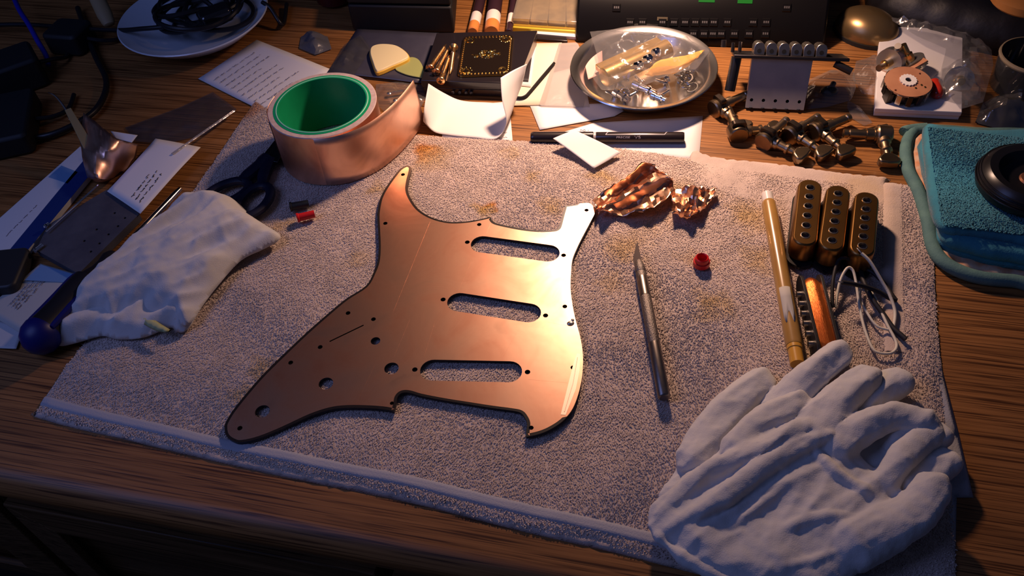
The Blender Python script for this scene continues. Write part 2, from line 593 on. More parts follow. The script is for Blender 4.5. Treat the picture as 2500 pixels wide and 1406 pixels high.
def towel_mat(name, base, stains, attr=False):
    m = bpy.data.materials.new(name); m.use_nodes = True
    nt = m.node_tree; N = nt.nodes; L = nt.links; b = N['Principled BSDF']
    tc = N.new('ShaderNodeTexCoord')
    n = N.new('ShaderNodeTexNoise'); n.inputs['Scale'].default_value = 55; n.inputs['Detail'].default_value = 4
    L.new(tc.outputs['Object'], n.inputs['Vector'])
    r = N.new('ShaderNodeValToRGB'); e = r.color_ramp.elements
    e[0].position = 0.3; e[1].position = 0.7
    e[0].color = (*[c * 0.82 for c in base], 1); e[1].color = (*base, 1)
    L.new(n.outputs['Fac'], r.inputs['Fac'])
    col = r.outputs['Color']
    dn = N.new('ShaderNodeTexNoise'); dn.inputs['Scale'].default_value = 70; dn.inputs['Detail'].default_value = 3
    L.new(tc.outputs['Object'], dn.inputs['Vector'])
    ds = N.new('ShaderNodeVectorMath'); ds.operation = 'MULTIPLY_ADD'
    ds.inputs[1].default_value = (0.03, 0.03, 0); L.new(dn.outputs['Color'], ds.inputs[0]); L.new(tc.outputs['Object'], ds.inputs[2])
    fl_ = N.new('ShaderNodeVectorMath'); fl_.operation = 'MULTIPLY'; fl_.inputs[1].default_value = (1, 1, 0)
    L.new(ds.outputs[0], fl_.inputs[0])
    for (p, rad, c, s) in stains:            # coffee-like and varnish stains with a shape of their own
        dm = N.new('ShaderNodeVectorMath'); dm.operation = 'DISTANCE'
        dm.inputs[1].default_value = (p.x * MMS + 0.015, p.y * MMS + 0.015, 0)
        L.new(fl_.outputs[0], dm.inputs[0])
        mr = N.new('ShaderNodeMapRange'); mr.inputs['From Min'].default_value = rad * MMS; mr.inputs['From Max'].default_value = rad * MMS * 0.25
        mr.inputs['To Max'].default_value = s
        L.new(dm.outputs['Value'], mr.inputs['Value'])
        mx = N.new('ShaderNodeMix'); mx.data_type = 'RGBA'; mx.inputs[7].default_value = (*c, 1)
        L.new(mr.outputs['Result'], mx.inputs[0]); L.new(col, mx.inputs[6]); col = mx.outputs[2]
    if attr:
        at = N.new('ShaderNodeAttribute'); at.attribute_name = 'tuft'
        mm = N.new('ShaderNodeMix'); mm.data_type = 'RGBA'; mm.blend_type = 'MULTIPLY'; mm.inputs[0].default_value = 1
        L.new(col, mm.inputs[6]); L.new(at.outputs['Color'], mm.inputs[7]); col = mm.outputs[2]
    L.new(col, b.inputs['Base Color'])
    b.inputs['Roughness'].default_value = 0.95; b.inputs['Specular IOR Level'].default_value = 0.1
    b.inputs['Sheen Weight'].default_value = 0.15
    bn = N.new('ShaderNodeTexNoise'); bn.inputs['Scale'].default_value = 900
    L.new(tc.outputs['Object'], bn.inputs['Vector'])
    bp = N.new('ShaderNodeBump'); bp.inputs['Strength'].default_value = 0.5; bp.inputs['Distance'].default_value = 0.0006
    L.new(bn.outputs['Fac'], bp.inputs['Height']); L.new(bp.outputs['Normal'], b.inputs['Normal'])
    MATS[name] = m
    return m
ORG, OCH = (0.55, 0.20, 0.03), (0.55, 0.36, 0.12)
STAINS = [(U(x, y), r * 1.15, c, min(.95, s * 1.35)) for x, y, r, c, s in [
    (1043, 375, 13, ORG, 0.75), (1060, 395, 20, OCH, 0.4), (1190, 512, 7, ORG, 0.9), (1178, 522, 8, OCH, 0.6),
    (1345, 510, 14, OCH, 0.45), (1300, 440, 10, OCH, 0.4), (1470, 440, 13, OCH, 0.5), (1590, 540, 18, OCH, 0.4),
    (1530, 610, 20, OCH, 0.45), (1740, 750, 16, OCH, 0.5), (1690, 640, 11, OCH, 0.35), (1650, 470, 16, OCH, 0.35),
    (1830, 540, 20, OCH, 0.5), (1850, 640, 16, OCH, 0.4), (930, 470, 9, OCH, 0.4), (880, 640, 12, OCH, 0.3),
    (640, 900, 11, OCH, 0.4), (590, 970, 11, OCH, 0.4), (700, 555, 8, OCH, 0.4), (610, 272, 16, ORG, 0.6),
    (1500, 700, 14, OCH, 0.3), (2100, 470, 26, OCH, 0.3), (1250, 380, 10, OCH, 0.3), (1960, 860, 18, OCH, 0.3)]]
TOWEL = towel_mat('towel_terry', (0.62, 0.50, 0.43), STAINS)
PILE = towel_mat('towel_pile', (0.74, 0.60, 0.52), STAINS, attr=True)
HEM = mat('towel_hem', (0.40, 0.40, 0.44), 0.9, bump=0.5, bscale=900, sheen=0.1)
towel = thing('hand_towel', 'stained off-white terry hand towel spread under the copper pickguard', 'towel', Matrix.Identity(4))
tb = MB()
tb.grid([[(COONS[j, i, 0], COONS[j, i, 1], ZG[j, i]) for i in range(GU)] for j in range(GV)])
build(tb, 'terry_cloth', TOWEL, towel, smooth=180)
# lower fold of the towel, sticking out along the back and front edges
lf = cr(U2([(1690, 372), (1750, 388), (1900, 404), (2050, 425), (2166, 437), (2164, 452), (2150, 520), (1900, 520), (1700, 450)]), 5, True)
lo_ = MB(); lo_.pillow(lf, 0.3, lambda d, x, y: 3.4 * min(1, d / 2.5) ** 0.5 + 0.3 * nz(x, y, 0, 0.2), 3.0)
build(lo_, 'lower_fold', TOWEL, towel, smooth=180)
lf2 = [(76, 1012), (165, 1042), (300, 1073), (560, 1136), (800, 1187), (1000, 1228), (1250, 1292), (1500, 1350), (1750, 1412), (1760, 1380), (1500, 1320), (1000, 1190), (560, 1100), (170, 1005)]
lo2 = MB(); lo2.pillow(cr(U2(lf2), 4, True), 0.3, lambda d, x, y: 1.7 * min(1, d / 1.5) ** 0.5 + 0.3 * nz(x, y, 0, 0.3), 4.0)
build(lo2, 'front_fold', TOWEL, towel, smooth=180)
uc = MB(); uc.pillow(U2([(2270, 880), (2300, 905), (2340, 1060), (2376, 1216), (2335, 1216), (2330, 1420), (2200, 1420), (2200, 900)]), 0.3, lambda d, x, y: 1.2 * min(1, d / 1.2) + 0.3, 5.0)
build(uc, 'under_layer', HEM, towel, smooth=180)
# woven hem band along the front edge with fine ribs
hb = MB()
rows = []
for k, t in enumerate((0.018, 0.021, 0.026, 0.032, 0.037, 0.040)):
    j = t * (GV - 1); j0 = int(j); f = j - j0
    P = COONS[j0] * (1 - f) + COONS[j0 + 1] * f
    zz = ZG[j0] * (1 - f) + ZG[j0 + 1] * f
    P = resample(np.c_[P[:, :2], zz], 560)
    rows.append([(P[i, 0], P[i, 1], P[i, 2] + (0.1 if k in (0, 5) else 0.9 + 0.35 * (i % 2))) for i in range(560)])
hb.grid(rows)
build(hb, 'hem_band', HEM, towel, smooth=180)
hr = MB()
rows = []
for k, t in enumerate((0.940, 0.945, 0.955, 0.965)):
    i_ = int(t * (GU - 1)); P = COONS[:, i_]; zz = ZG[:, i_] + .3
    P = resample(np.c_[P[:, :2], zz], 300)[150:]
    rows.append([(p[0], p[1], p[2] + (0.1 if k in (0, 3) else 1.1 + 0.3 * (q % 2))) for q, p in enumerate(P)])
hr.grid(rows)
build(hr, 'side_hem', TOWEL, towel, smooth=180)

def tufts(gridxyz, count, length, width, keep, name, matr, parent, lean=0.9):
    """terry loops: short bent ribbons standing on a surface grid"""
    gv, gu = gridxyz.shape[:2]
    a = rng.random(count); b = rng.random(count)
    k = keep(a, b); a, b = a[k], b[k]; n = len(a)
    fi = a * (gu - 1.001); fj = b * (gv - 1.001); i = fi.astype(int); j = fj.astype(int)
    fi = (fi - i)[:, None]; fj = (fj - j)[:, None]
    P = (gridxyz[j, i] * (1 - fi) * (1 - fj) + gridxyz[j, i + 1] * fi * (1 - fj) + gridxyz[j + 1, i] * (1 - fi) * fj + gridxyz[j + 1, i + 1] * fi * fj)
    # direction field: soft swirls plus scatter, so the nap lies in brushed patches
    th = 2.2 * np.sin(P[:, 0] * 0.021 + 1.3 * np.sin(P[:, 1] * 0.017)) + 1.6 * np.sin(P[:, 1] * 0.033 + 0.7) + rng.normal(0, 0.75, n)
    d = np.c_[np.cos(th), np.sin(th), np.zeros(n)]; w = np.c_[-np.sin(th), np.cos(th), np.zeros(n)]
    Lg = length * rng.uniform(0.6, 1.25, n)[:, None]; ln = (lean * rng.uniform(0.5, 1.3, n))[:, None]
    hw = width * rng.uniform(0.7, 1.3, n)[:, None] / 2
    up = np.array([0, 0, 1.0])
    p0 = P - up * 0.4
    p1 = P + up * Lg * 0.50 + d * Lg * ln * 0.40
    p2 = P + up * Lg * 0.34 + d * Lg * ln * 0.95
    V = np.stack([p0 - w * hw, p0 + w * hw, p1 - w * hw, p1 + w * hw, p2 - w * hw * 0.5, p2 + w * hw * 0.5], 1).reshape(-1, 3) * MMS
    base = (np.arange(n) * 6)[:, None]
    Fq = np.concatenate([base + np.array([0, 1, 3, 2]), base + np.array([2, 3, 5, 4])], 1).reshape(-1)
    me = bpy.data.meshes.new(name)
    me.vertices.add(n * 6); me.vertices.foreach_set('co', V.ravel())
    me.loops.add(n * 8); me.loops.foreach_set('vertex_index', Fq.astype(np.int32))
    me.polygons.add(n * 2); me.polygons.foreach_set('loop_start', np.arange(0, n * 8, 4, dtype=np.int32))
    me.update(); me.validate()
    at = me.attributes.new('tuft', 'FLOAT_COLOR', 'POINT')
    c = np.repeat(rng.uniform(0.82, 1.0, n), 6)
    cc = np.stack([c, c, c, np.ones_like(c)], 1).astype(np.float32)
    at.data.foreach_set('color', cc.ravel())
    me.materials.append(matr)
    me.polygons.foreach_set('use_smooth', [True] * len(me.polygons))
    o = bpy.data.objects.new(name, me); COL.objects.link(o)
    o.parent = parent; WM[o.name] = WM[parent.name]
    o['kind'] = 'stuff'
    return o
G3 = np.dstack([COONS[:, :, 0], COONS[:, :, 1], ZG])
tufts(G3, 260000, 1.45, 0.62, lambda a, b: ((b > 0.040) | (b < 0.018)), 'terry_pile', PILE, towel)
# ================================================================== pickguard with copper shielding
def copper_mat(name, base, rough, lines=True):
    m = bpy.data.materials.new(name); m.use_nodes = True
    nt = m.node_tree; N = nt.nodes; L = nt.links; b = N['Principled BSDF']
    tc = N.new('ShaderNodeTexCoord')
    n = N.new('ShaderNodeTexNoise'); n.inputs['Scale'].default_value = 22; n.inputs['Detail'].default_value = 5; n.inputs['Distortion'].default_value = 1.2
    L.new(tc.outputs['Object'], n.inputs['Vector'])
    r = N.new('ShaderNodeValToRGB'); e = r.color_ramp.elements
    e[0].position = 0.3; e[1].position = 0.62
    e[0].color = (base[0] * 0.62, base[1] * 0.52, base[2] * 0.5, 1); e[1].color = (*base, 1)
    L.new(n.outputs['Fac'], r.inputs['Fac']); L.new(r.outputs['Color'], b.inputs['Base Color'])
    b.inputs['Metallic'].default_value = 1.0
    mr = N.new('ShaderNodeMapRange'); mr.inputs['From Min'].default_value = 0.3; mr.inputs['From Max'].default_value = 0.7
    mr.inputs['To Min'].default_value = rough + 0.05; mr.inputs['To Max'].default_value = rough - 0.03
    L.new(n.outputs['Fac'], mr.inputs['Value']); L.new(mr.outputs['Result'], b.inputs['Roughness'])
    n2 = N.new('ShaderNodeTexNoise'); n2.inputs['Scale'].default_value = 60; n2.inputs['Detail'].default_value = 2
    L.new(tc.outputs['Object'], n2.inputs['Vector'])
    bp = N.new('ShaderNodeBump'); bp.inputs['Strength'].default_value = 0.08; bp.inputs['Distance'].default_value = 0.0006
    L.new(n2.outputs['Fac'], bp.inputs['Height']); L.new(bp.outputs['Normal'], b.inputs['Normal'])
    MATS[name] = m
    return m
COPPER = copper_mat('copper_foil', (0.95, 0.55, 0.37), 0.35)
COPPER_NEW = copper_mat('copper_foil_fresh', (0.97, 0.60, 0.43), 0.42)
PATCH = mat('copper_patch', (1.0, 0.74, 0.58), 0.55, 1.0)
COPPER_SCRAP = mat('copper_scrap', (0.97, 0.62, 0.42), 0.30, 1.0, col2=(0.9, 0.46, 0.28), nscale=90, bump=0.25, bscale=180)
BLACK_PL = mat('black_plastic', (0.012, 0.010, 0.010), 0.35, col2=(0.02, 0.014, 0.012), nscale=80)
BLACK_MATTE = mat('black_matte', (0.010, 0.010, 0.011), 0.6)

GO = [(997, 406), (1004, 411), (1003, 423), (998, 443), (996, 465), (1004, 487), (1021, 511), (1045, 528), (1074, 539), (1105, 544), (1142, 542), (1171, 537), (1193, 532),
      (1199, 532), (1201, 539), (1210, 546), (1239, 553), (1277, 560), (1316, 564), (1350, 563), (1361, 560), (1366, 552), (1373, 527), (1380, 504),
      (1403, 501), (1427, 498), (1440, 499), (1452, 511), (1453, 521), (1441, 545), (1422, 581), (1408, 610), (1398, 637), (1395, 670), (1394, 706), (1398, 743),
      (1405, 780), (1416, 822), (1422, 857), (1423, 894), (1419, 933), (1409, 973), (1395, 1005), (1372, 1031), (1341, 1051), (1313, 1062), (1285, 1068),
      (1285, 1056), (1287, 1035), (1281, 1020), (1271, 1009), (1250, 1004), (1199, 997), (1142, 988), (1085, 979), (1028, 968), (999, 960), (981, 961),
      (971, 971), (968, 987), (963, 1007), (946, 1002), (904, 998), (847, 997), (805, 1002), (756, 1018), (691, 1048), (634, 1071), (591, 1081), (571, 1078),
      (554, 1066), (549, 1047), (553, 1030), (577, 993), (634, 925), (691, 868), (748, 814), (805, 764), (847, 730), (893, 700), (912, 668), (922, 641),
      (925, 610), (924, 574), (922, 537), (923, 515), (929, 486), (941, 462), (958, 437), (975, 416), (989, 407)]
GZ = TZ + 0.2
def guard_loop():
    P = U2(GO, GZ + 1.5); sharp = {12, 13, 23, 46, 47, 60}
    out = []
    m = len(P)
    for i in range(m):                       # smooth curve, but keep the sharp corners
        j = (i + 1) % m
        a = P[i - 1] if i not in sharp else P[i]; d = P[(j + 1) % m] if j not in sharp else P[j]
        b, c = P[i], P[j]
        for k in range(4):
            t = k / 4
            out.append(0.5 * ((2 * b) + (c - a) * t + (2 * a - 5 * b + 4 * c - d) * t * t + (3 * b - a - 3 * c + d) * t ** 3))
    return [(p.x, p.y) for p in out]
gl = guard_loop()
gholes = []
ph = [((1141, 592), (1376, 624)), ((1082, 732), (1332, 771)), ((1013, 903), (1288, 909))]
for a, b in ph:                              # three pickup openings
    A, B = U(*a, GZ + 2), U(*b, GZ + 2); d = (B - A).normalized(); c = (A + B) / 2
    gholes.append(stadium(c - d * 26.2, c + d * 26.2, 8.8, 12))
    gholes.append(circle2(A.x, A.y, 1.9, 14)); gholes.append(circle2(B.x, B.y, 1.9, 14))
for x, y in [(984, 427), (941, 546), (1170, 549), (1432, 514), (1379, 749), (1399, 898), (586, 1046), (710, 886), (850, 765), (782, 848), (912, 780)]:
    p = U(x, y, GZ + 2); gholes.append(circle2(p.x, p.y, 1.75, 14))
p = U(1297, 1045, GZ + 2); gholes.append(circle2(p.x, p.y, 1.6, 12))
p = U(957, 985, GZ + 2); gholes.append(circle2(p.x, p.y, 1.4, 12))
for x, y, r in [(641, 1005, 5.0), (796, 937, 5.0), (956, 900, 5.0), (917, 833, 3.4)]:
    p = U(x, y, GZ + 2); gholes.append(circle2(p.x, p.y, r, 24))
gholes.append(stadium(U(806, 834, GZ + 2), U(887, 795, GZ + 2), 0.5, 3))
guard = thing('pickguard', 'black guitar pickguard lined with shiny copper foil lying on the towel', 'pickguard', U(1000, 800, TZ))
pb = MB(); pb.plate(gl, gholes, GZ, GZ + 2.3)
build(pb, 'plastic_plate', BLACK_PL, guard, smooth=30, label='black plastic plate edge')
def inset(t):
    # foil stops short of the edge, except along the neck side where it is trimmed flush
    return 1.9 + 0.25 * math.sin(40 * t) - (1.7 if 0.27 < t < 0.47 else 0.0)
nG = len(gl)
def inset_i(t):
    return inset(t)
L0 = [Vector(p) for p in gl]
rev = area2(L0) < 0
def inset_d(t):
    return inset(1 - t) if rev else inset(t)
fl2 = offset_loop(gl, inset_d)
fb = MB(); fb.plate(fl2, [[(p[0], p[1]) for p in h] for h in gholes], GZ + 2.3, GZ + 2.42)
build(fb, 'copper_foil', COPPER, guard, smooth=30, label='copper foil shielding with handling marks')
# overlapping tape seams: thin raised edges across the foil
sm = MB()
for a, b in [((1197, 545), (1187, 572)), ((1150, 640), (1118, 712)), ((1325, 655), (1302, 740)), ((1268, 800), (1228, 870)), ((1050, 540), (960, 760)), ((1318, 566), (1314, 590)), ((1060, 790), (1035, 870)), ((690, 900), (745, 830)), ((870, 985), (915, 890)), ((1338, 786), (1396, 797)), ((1290, 926), (1385, 934)), ((1000, 780), (962, 870))]:
    A, B = U(*a, GZ + 2.45), U(*b, GZ + 2.45); d = (B - A).normalized(); w = Vector((-d.y, d.x, 0)) * 0.14
    sm.add([A - w, B - w, B + w, A + w, A - w - Vector((0, 0, .1)), B - w - Vector((0, 0, .1)), B + w - Vector((0, 0, .1)), A + w - Vector((0, 0, .1))],
           [(0, 1, 2, 3), (4, 7, 6, 5), (0, 4, 5, 1), (2, 6, 7, 3), (1, 5, 6, 2), (0, 3, 7, 4)])
build(sm, 'tape_seams', COPPER, guard, kind='stuff')
st = MB(); st.plate([(v.x, v.y) for v in U2([(1409, 862), (1417, 864), (1415, 905), (1406, 950), (1381, 1013), (1369, 1012), (1388, 935), (1402, 880)], GZ + 2.5)], [], GZ + 2.44, GZ + 2.56)
build(st, 'foil_patch', PATCH, guard, label='bright strip of fresh foil tape')
st = MB(); st.tube([U(1410, 872, GZ + 2.6), U(1399, 935, GZ + 2.6), U(1378, 1005, GZ + 2.6)], .22, 6); build(st, 'foil_crease', PATCH, guard)
sp = MB(); sp.ball(U(1393, 789, GZ + 2.6), 2.2, 12, (1.2, 0.9, 0.45)); sp.ball(U(1398, 781, GZ + 2.6), 1.2, 10, (1, 1, 0.5))
build(sp, 'solder_blob', mat('solder', (0.75, 0.70, 0.6), 0.3, 1.0), guard, label='small solder blob')

# ================================================================== roll of copper tape
RC = Vector((-143, 609, TZ)); RR, RI, RH = 46.0, 39.5, 50.0
LINER = mat('tape_liner_edge', (0.62, 0.50, 0.47), 0.55, col2=(0.55, 0.40, 0.36), nscale=300)
GREEN = mat('green_core', (0.010, 0.37, 0.15), 0.32, col2=(0.008, 0.32, 0.125), nscale=40)
MINT = mat('core_rim', (0.30, 0.68, 0.48), 0.4)
roll = thing('copper_tape_roll', 'roll of copper foil tape with green core standing on the towel', 'tape roll', RC)
b = MB(); b.at(Matrix.Translation(RC))
b.lathe([(RI + 1.8, 0), (RR - .6, 0), (RR, 0.6), (RR, RH - 0.6), (RR - .6, RH), (RI + 1.8, RH), (RI + 1.8, 0)], 72)
w = build(b, 'tape_windings', [COPPER_NEW, LINER], roll, smooth=40)
fm = [1 if abs(p.normal.z) > 0.7 else 0 for p in w.data.polygons]; w.data.polygons.foreach_set('material_index', fm)
b = MB(); b.at(Matrix.Translation(RC))
b.lathe([(RI - 2.4, 0.4), (RI - 2.4, RH + .3), (RI - 1.4, RH + .5), (RI - 0.6, RH + .3), (RI + 1.75, RH + .2), (RI + 1.75, 0.4), (RI - 2.4, 0.4)], 72)
c = build(b, 'core', GREEN, roll, smooth=40, label='green cardboard core')
b = MB(); b.at(Matrix.Translation(RC)); b.lathe([(RI - 1.5, RH + .45), (RI - 0.9, RH + .75), (RI - 0.3, RH + .45)], 72)
build(b, 'core_rim_line', MINT, c, label='pale green rim line')
# loose end of the tape swinging round the front of the roll
tp = [RC + Vector((RR * math.cos(a), RR * math.sin(a), 0)) for a in (2.7, 3.1, 3.5)]
tp += [U(690, 378, TZ), U(712, 408, TZ), U(745, 436, TZ), U(792, 452, TZ), U(850, 447, TZ), U(915, 422, TZ), U(965, 385, TZ), U(1005, 342, TZ), U(1037, 297, TZ)]
for q in tp[:3]: q += (q - RC).normalized() * 0.5
path = cr(tp, 8)
b = MB(); rows = []
for k in range(7):
    h = k / 6
    row = []
    for i, p in enumerate(path):
        t = i / (len(path) - 1)
        droop = max(0, (t - 0.75) / 0.25)
        row.append(p + Vector((-3.0 * droop ** 2 * h, -4.0 * droop ** 2 * h, 0.5 + (RH - 0.7) * h - 2.0 * droop ** 2 * h)))
    rows.append(row)
b.grid(rows)
build(b, 'loose_tape_end', COPPER_NEW, roll, smooth=80, solid=0.15, label='curled free end of copper tape')

# ================================================================== insulator sleeves and caps on the towel
RED = mat('red_plastic', (0.55, 0.010, 0.012), 0.4)
BLK_R = mat('black_rubber', (0.014, 0.016, 0.015), 0.5)
def sleeve(name, a, b_, r, m, label):
    A, B = U(*a, TZ + r + 1), U(*b_, TZ + r + 0.5)
    Lh = (B - A).length
    t = thing(name, label, 'sleeve', frame(A, B - A), 'plastic sleeves')
    o = MB(); o.at(Matrix.Rotation(pi / 2, 4, 'Y'))
    o.lathe([(r * 0.62, 0), (r * 1.22, 0), (r * 1.22, 1.4), (r, 1.9), (r * 0.97, Lh), (r * 0.62, Lh), (r * 0.62, 0)], 24)
    build(o, 'tube', m, t, world=False, smooth=40)
    o = MB(); o.at(Matrix.Rotation(pi / 2, 4, 'Y')); o.lathe([(r * 0.6, 0.6), (r * 0.4, 0.6), (0.01, 0.7)], 20)
    build(o, 'plug', m, t, world=False)
sleeve('rubber_sleeve', (708, 505), (753, 497), 3.3, BLK_R, 'small black flanged sleeve lying behind the red sleeve')
sleeve('plastic_sleeve', (725, 532), (768, 522), 3.2, RED, 'small red flanged sleeve lying beside the black sleeve')
cp = U(1712, 646, TZ + .5)
t = thing('screw_cap', 'small round red cap standing on the towel right of the knife', 'cap', cp)
o = MB(); o.at(Matrix.Translation(cp)); o.lathe([(3.6, 3), (0.01, 3)], 20); o.lathe([(3.6, 1), (3.6, 7.4), (4.2, 8.0), (4.9, 7.4), (5.3, 4.6), (6.1, 4.2), (6.2, 0.4), (5.8, 0), (3.6, 0), (3.6, 1)], 32)
build(o, 'cap_body', RED, t)

# ================================================================== hobby knife
STEEL = mat('knife_steel', (0.27, 0.235, 0.21), 0.36, 1.0, col2=(0.23, 0.20, 0.18), nscale=200)
KNURL = mat('knife_knurl', (0.21, 0.185, 0.17), 0.5, 1.0, bump=1.0, bscale=1400)
BLADE = mat('blade_steel', (0.16, 0.13, 0.125), 0.35, 0.9)
A, B = U(1551, 592, TZ + 7), U(1622, 972, TZ + 5.5)
KL = (B - A).length
t = thing('hobby_knife', 'steel hobby knife with knurled grip and pointed blade on the towel', 'knife', frame(A, B - A))
RY = Matrix.Rotation(pi / 2, 4, 'Y')
k = KL / 148.0
o = MB(); o.at(RY); o.lathe([(0.01, 57 * k), (3.95, 57 * k), (4.1, 57.5 * k), (4.1, KL - 45), (3.9, KL - 44.4), (3.9, KL - 44)], 28)
build(o, 'grip', KNURL, t, world=False, label='knurled grip')
o = MB(); o.at(RY); o.lathe([(4.0, 38 * k), (4.15, 38.6 * k), (4.15, 57 * k)], 28); build(o, 'collar', STEEL, t, world=False)
o = MB(); o.at(RY); o.lathe([(4.15, KL - 44.2), (4.2, KL - 1.2), (3.6, KL - .3), (3.2, KL), (0.01, KL)], 28); build(o, 'handle', STEEL, t, world=False)
o = MB(); o.at(RY); o.lathe([(0.01, 20 * k), (2.0, 20 * k), (2.8, 21.5 * k), (3.7, 27 * k), (3.9, 32 * k), (3.6, 32.5 * k), (3.9, 33 * k), (3.9, 38 * k)], 28); build(o, 'chuck', KNURL, t, world=False, label='fluted chuck')
o = MB(); o.at(Matrix.Rotation(math.radians(20), 4, 'X'))
o.prism([(0, 1.8), (3, 0.2), (16, -4.0), (22, -4.0), (24, -2), (24, 2), (20, 2.2)], -0.25, 0.25); build(o, 'blade', BLADE, t, world=False, label='pointed blade')

# ================================================================== copper scraps
def scrap(name, rows_px, label, fold=2.0, seed=0, sub=1, m=None, jag=0.8):
    """crumpled sheet from rows of (px, py, z)"""
    rows = [[U(x, y, z) for x, y, z in r] for r in rows_px]
    # refine
    R = []
    rr = [cr(r, 5) for r in rows]
    n = len(rr[0])
    cols = [cr([r[i] for r in rr], 5) for i in range(n)]
    g = [[cols[i][j].copy() for i in range(n)] for j in range(len(cols[0]))]
    for j, r in enumerate(g):
        for i, q in enumerate(r):
            s_ = seed * 37.0
            # faceted creases
            q.z += fold * (abs(nz(q.x, q.y, s_, 0.11)) * 2 - 0.5) + fold * 0.6 * nz(q.x, q.y, s_ + 7, 0.3)
            q.x += jag * nz(q.x, q.y, s_ + 3, 0.4); q.y += jag * nz(q.x, q.y, s_ + 5, 0.4)
            q.z = max(q.z, TZ + 1.0 if q.y < 560 and q.x > -200 else 1.0)
    b = MB(); b.grid(g)
    return build(b, name, m or COPPER_SCRAP, M=rows[0][0], smooth=24, solid=0.12)
T = TZ
o = scrap('copper_foil_scrap', [
    [(1447, 488, T + 4), (1480, 460, T + 10), (1525, 432, T + 14), (1565, 400, T + 16), (1604, 402, T + 10)],
    [(1455, 505, T + 12), (1495, 480, T + 3), (1540, 452, T + 3), (1585, 418, T + 4), (1606, 412, T + 12)],
    [(1458, 518, T + 3), (1505, 490, T + 9), (1560, 458, T + 12), (1608, 432, T + 12), (1640, 432, T + 13)],
    [(1470, 520, T + 10), (1520, 508, T + 2), (1565, 488, T + 3), (1612, 460, T + 5), (1643, 440, T + 6)],
    [(1490, 526, T + 1), (1530, 522, T + 6), (1580, 512, T + 9), (1620, 490, T + 10), (1646, 462, T + 8)]], '', 3.0, 1)
tag(o, 'long folded scrap of copper foil beside the pickguard corner', 'foil scrap', 'copper foil scraps')
o = scrap('copper_foil_scrap', [
    [(1640, 455, T + 5), (1672, 455, T + 7), (1700, 452, T + 12), (1730, 456, T + 7), (1752, 455, T + 5)],
    [(1638, 475, T + 9), (1670, 478, T + 3), (1692, 470, T + 14), (1715, 482, T + 5), (1742, 478, T + 7)],
    [(1640, 498, T + 4), (1668, 505, T + 12), (1690, 500, T + 8), (1710, 510, T + 11), (1728, 496, T + 4)],
    [(1640, 520, T + 9), (1662, 535, T + 2), (1685, 528, T + 12), (1702, 520, T + 3), (1712, 505, T + 6)]], '', 5.0, 3)
tag(o, 'small crumpled scrap of copper foil right of the folded scrap', 'foil scrap', 'copper foil scraps')
b = MB()
for k in range(70):                          # shavings on the terry
    x, y = rng.uniform(1440, 1900), rng.uniform(560, 1180)
    if k > 55: x, y = rng.uniform(560, 900), rng.uniform(560, 760)
    if k < 6: x, y = rng.uniform(1470, 1720), rng.uniform(395, 560)
    p = U(x, y, TZ + 1.0); a = rng.uniform(0, pi); l = rng.uniform(0.3, 1.3)
    b.tube([p, p + Vector((l * math.cos(a), l * math.sin(a), 0.3))], 0.22, 4)
o = build(b, 'shavings', mat('shavings_dark', (0.12, 0.05, 0.03), 0.5, 0.6), kind='stuff')
tag(o, 'tiny dark shavings scattered over the towel', 'shavings')

# ================================================================== amber tube
AMBER = mat('amber_tube', (0.44, 0.25, 0.065), 0.28, 0.0, col2=(0.34, 0.18, 0.045), nscale=25, coat=0.8, spec=0.7)
AMBER2 = mat('amber_end', (0.60, 0.30, 0.04), 0.3, coat=0.6)
CLEARCAP = mat('milky_cap', (0.72, 0.68, 0.62), 0.3, coat=0.3)
A, B = U(1877, 497, TZ + 6.2), U(1945, 880, TZ + 6.2)
t = thing('glue_tube', 'long glossy amber plastic tube lying beside the pickups', 'tube', frame(A, B - A))
TL = (B - A).length
o = MB(); o.at(RY); o.lathe([(0.01, -1), (5.0, -1), (5.5, 0), (5.6, 2), (5.7, TL - 14), (5.4, TL - 12), (0.01, TL - 12)], 32)
build(o, 'tube_body', AMBER, t, world=False)
o = MB(); o.at(RY); o.lathe([(4.3, 2), (4.4, -10.5), (3.9, -11), (0.01, -11)], 28); build(o, 'top_cap', CLEARCAP, t, world=False, label='milky clear cap')
o = MB(); o.at(RY); o.lathe([(5.2, TL - 12.5), (5.2, TL - 9), (4.7, TL - 8.5), (4.7, TL + 3), (0.01, TL + 3)], 28); build(o, 'end_plug', AMBER2, t, world=False, label='yellow end plug')
o = MB(); rows = []
for i in range(13):
    a = math.radians(150 + 80 * i / 12)
    rows.append([(x + (5 * math.sin(i * .8) if x > TL * .7 else 0), 5.85 * math.sin(a), -5.85 * math.cos(a)) for x in (TL * .60, TL * .66, TL * .72, TL * .78)])
rows = [[(x, y * -1 if False else y, z) for x, y, z in r] for r in rows]
o.grid(rows); build(o, 'paper_label', mat('paper_label', (0.42, 0.40, 0.37), 0.7), t, world=False, solid=0.1, label='torn white label')

